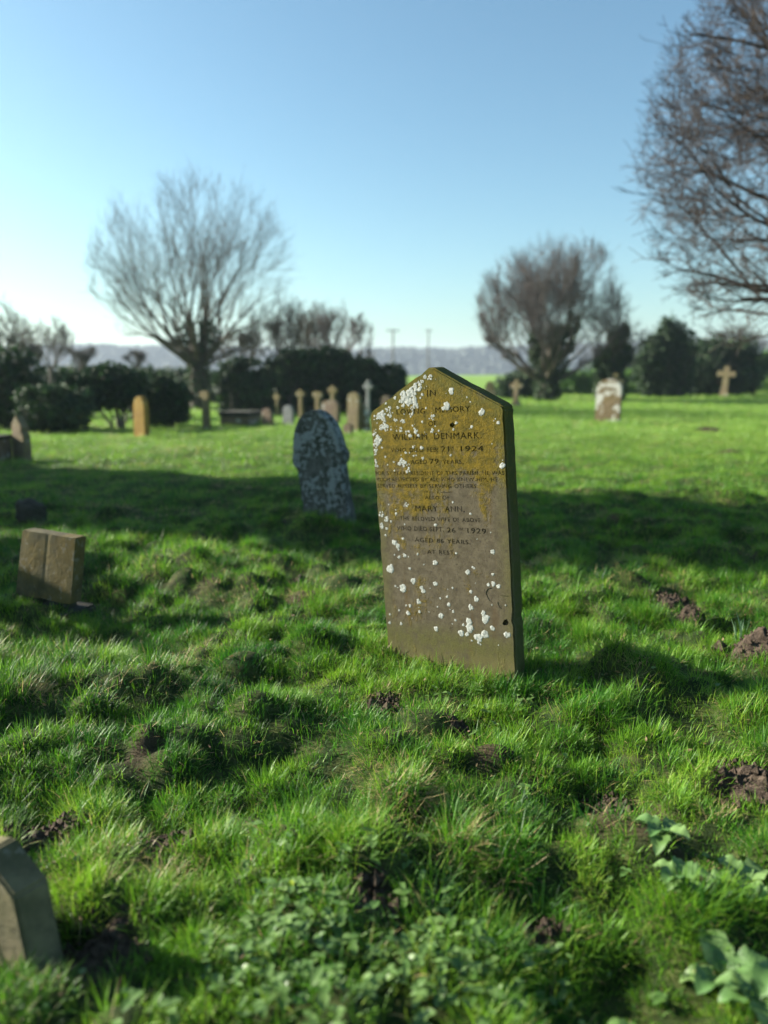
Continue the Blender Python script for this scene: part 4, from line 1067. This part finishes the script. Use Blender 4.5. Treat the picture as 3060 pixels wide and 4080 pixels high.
G = 'evergreen bushes along the churchyard edge'
bush('evergreen_bush', 'dark evergreen bush at the far left edge', 20, 1640, 300, 1400, 17, n=3600, leaf=.10, group=G, seed=31, bare_twigs=1)
bush('evergreen_bush', 'dark bush behind the pointed buff headstone, a lighter flank in the sun', 205, 1720, 300, 1525, 15.8, n=3200, leaf=.09, group=G, seed=32)
bush('evergreen_bush', 'broad dark bush with a lit gap at its foot, left of the orange headstone', 430, 1710, 320, 1485, 16.8, n=4200, leaf=.10, group=G, seed=33, gap=.55)
bush('evergreen_bush', 'rounded dark bush between the orange headstone and the big bare tree', 640, 1690, 235, 1500, 17.8, n=3400, leaf=.10, group=G, seed=34)
bush('evergreen_bush', 'dark bush just right of the big tree trunk, behind the chest tomb', 985, 1650, 210, 1440, 23, n=3800, leaf=.13, group=G, seed=35)
bush('evergreen_bush', 'tall dark holly mass beneath the twiggy thorn tree', 1180, 1640, 260, 1390, 24, n=5000, leaf=.14, group=G, seed=36)
bush('evergreen_bush', 'dark ragged bush between the holly mass and the round bush', 1330, 1630, 230, 1385, 25, n=4200, leaf=.14, group=G, seed=37, bare_twigs=1)
bush('evergreen_bush', 'smoothly rounded very dark bush behind the ringed cross', 1465, 1625, 285, 1428, 24.5, n=6500, leaf=.12, group=G, seed=38, lobes=5)
bush('evergreen_bush', 'low dark bush behind the short stepped cross', 2070, 1585, 210, 1478, 36, n=3000, leaf=.13, group=G, seed=39)
bush('evergreen_bush', 'tall flat topped dark evergreen behind the white patched headstone', 2640, 1560, 215, 1288, 37, n=8000, leaf=.15, group=G, seed=40, lobes=8)
bush('evergreen_bush', 'dark ivied hedge with arching gaps behind the slim cross', 2850, 1560, 300, 1345, 40, n=8000, leaf=.15, group=G, seed=41, bare_twigs=1)
bush('evergreen_bush', 'low dark bramble bank behind the trunk of the big bare tree', 800, 1640, 340, 1482, 32, n=5200, leaf=.13, group=G, seed=48)
bush('field_hedge', 'long grey green hedge far behind the dark bushes at the left', 400, 1600, 900, 1462, 36, 'ivy', n=9000, leaf=.15, group='green hedges by the field', seed=61, cat='hedge', lobes=14, depth=.16, bare_twigs=1)
bush('field_hedge', 'long dark hedge far behind the flat topped evergreen and the slim cross', 2800, 1540, 900, 1405, 52, 'hedge', n=9000, leaf=.19, group='green hedges by the field', seed=62, cat='hedge', lobes=14, depth=.16, bare_twigs=1)
bare_tree('bare_tree', 'taller bare thicket between the twiggy thorn tree and the round dark bush', 1260, 31, 330, 1215, 1380, .12, 63, 8, 4, (3, 4), (.2, .65), (.65, .88), ('bark', 'twig'), 1.3, .06, .007, 'bare trees along the churchyard edge')
bush('evergreen_bush', 'mid green bramble filling between the dark bushes by the pointed buff headstone', 320, 1690, 190, 1555, 21, 'ivy', n=3000, leaf=.09, group=G, seed=49, gap=.25)
bush('evergreen_bush', 'grey green scrub between the evergreen and the ivied hedge', 2740, 1560, 150, 1370, 41, n=3200, leaf=.13, group=G, seed=50, bare_twigs=1)
bush('green_hedge', 'sunlit green hedge at the right edge, beyond the slim cross', 3090, 1545, 260, 1395, 46, 'lit_ivy', 4200, .15, group='green hedges by the field', seed=42, cat='hedge')
bush('green_hedge', 'sunlit green creeper filling the arches left of the slim cross', 2755, 1560, 130, 1425, 43, 'lit_ivy', 2600, .13, group='green hedges by the field', seed=43, cat='hedge')
bush('green_hedge', 'bright green undergrowth between the ivied tree and the flat topped evergreen', 2515, 1560, 120, 1470, 42, 'lit_ivy', 2200, .13, group='green hedges by the field', seed=44, cat='hedge')
bush('green_hedge', 'bright green undergrowth beneath the bushy round bare tree', 2290, 1560, 200, 1475, 41, 'lit_ivy', 2600, .13, group='green hedges by the field', seed=45, cat='hedge')
bush('green_hedge', 'soft green hedge far behind the chest tomb', 930, 1600, 330, 1490, 44, 'ivy', 3400, .16, group='green hedges by the field', seed=46, cat='hedge')
bush('green_hedge', 'pale green hedge behind the tall yellowed cross', 1230, 1600, 300, 1520, 46, 'lit_ivy', 2600, .16, group='green hedges by the field', seed=47, cat='hedge')

# the yew and holly outside the picture whose shade lies across the turf
def shade_tree(name, label, x, y, h, r, n, leaf, seed, skirt):
    rng = np.random.RandomState(seed); z0 = float(gh(x, y)); root = empty(name, (x, y, z0)); tag(root, label, 'tree')
    L = [((0, 0, h * .5), (r * .8, r * .8, h * .48))]
    for i in range(13):
        a = i * 2.399; t = i / 12
        L.append(((math.cos(a) * r * .5 * (1 - .5 * t), math.sin(a) * r * .5 * (1 - .5 * t), skirt + (h - skirt) * (.1 + .75 * t)), (r * .55, r * .55, h * .16)))
    foliage('crown', rng, L, n, leaf, M['hedge'], root)
    tubes('trunk', [(np.array([(0, 0, -.3), (0, 0, h * .2), (.05, 0, h * .4), (0, .05, h * .6), (0, 0, h * .8), (0, 0, h * .95)]), np.array([.4, .32, .25, .17, .1, .03]) * r / 2)], 7, M['bark'], root)
shade_tree('yew_tree', 'broad dark yew tree standing left of the turf, shading the middle of it', -15.2, 11.55, 10.2, 1.8, 24000, .26, 51, 1.0)
shade_tree('holly_tree', 'small dark holly left of the squared ochre tablet', -6.66, 5.5, 1.98, 1.5, 13000, .13, 52, .2)

# poles of the power line far behind
def pole(label, px, top, d, arm):
    m = d / FOCAL; x = (px - 1530) * m; h = (1475 - top) * m + CAM_H; z0 = float(gh(x, d)); root = empty('power_pole', (x, d, z0)); tag(root, label, 'power pole', 'power line poles')
    P = np.array([(0, 0, -.5), (0, 0, h * .3), (0, 0, h * .6), (0, 0, h * .85), (0, 0, h - z0), (0, 0, h - z0 + .02)])
    tubes('post', [(P, np.array([.17, .155, .14, .125, .115, .02]))], 7, M['pole'], root)
    b = bmesh.new(); box_bm(b, (0, -.16, h - z0 - .35), (arm, .12, .14), .01); link('crossarm', bm_mesh('crossarm', b), M['pole'], root)
    for k in (-.42, 0, .42):
        b = bmesh.new(); bmesh.ops.create_cone(b, segments=8, radius1=.07, radius2=.05, depth=.25, matrix=Matrix.Translation((k * arm, -.16, h - z0 - .155))); link('insulator', bm_mesh('insulator', b), M['slate'], root)
pole('wooden power pole with a crossarm, nearer of two beyond the round dark bush', 1565, 1316, 120, 1.9)
pole('fainter wooden power pole above the peak of the inscribed headstone', 1703, 1318, 150, 1.2)

# ------------------------------------------------------------------ turf
MOLE_LABELS = ['crumbly mole hill among the ground ivy below the inscribed headstone', 'dark mole hill low in the picture right of the ground ivy',
               'low broken mole hill before a long grass tussock', 'wide reddish mole hill at the right edge', 'rounded mole hill in the sun right of the inscribed headstone',
               'flattened scrape of soil just below the rounded mole hill', 'broad mole hill by the daffodil shoots at the right edge',
               'wide mole hill at the left edge above the pale buff headstone', 'shadowed mole hill under a tussock right of the left edge one',
               'trampled soil heap right of the pale buff headstone', 'tiny soil heap below the foot of the inscribed headstone', 'small scrape of soil left of the inscribed headstone foot',
               'small mole hill below the dark leaning headstone', 'far brown soil patch on the sunlit grass at the right', 'second far soil patch nearer the shade at the right',
               'flat dark soil heap beneath the crumbly mole hill']
for i, lab in enumerate(MOLE_LABELS): molehill(i, lab)
grow_grass()
ground_ivy()
small_weeds()
dock('broad leaved dock plant above the right corner, leaves half curled', 2640, 3420, 7, .085, 1)
dock('pale dock plant with flat leaves, middle of the group', 2700, 3590, 6, .085, 2)
dock('dock plant at the right edge with long upright leaves', 2960, 3560, 6, .10, 3)
dock('large pale dock plant near the lower right corner', 2890, 3900, 7, .105, 4)
dock('dock plant cut off by the lower right corner', 3020, 4040, 7, .10, 5)
shoots('blue green daffodil shoots beside the broad mole hill', 2955, 2545)

# ------------------------------------------------------------------ haze over the valley
def haze():
    bm = bmesh.new(); bmesh.ops.create_cube(bm, size=1.0, matrix=Matrix.Translation((0, 665, 9.0)) @ Matrix.Diagonal((2900, 1530, 60, 1)))
    k = N('valley haze'); v = k.n('ShaderNodeVolumePrincipled'); v.inputs['Color'].default_value = (.72, .84, 1.0, 1); v.inputs['Density'].default_value = .00048
    v.inputs['Anisotropy'].default_value = .2
    k.l(v.outputs[0], k.out.inputs['Volume'])
    o = link('haze', bm_mesh('haze', bm), k.m); tag(o, kind='stuff')
haze()
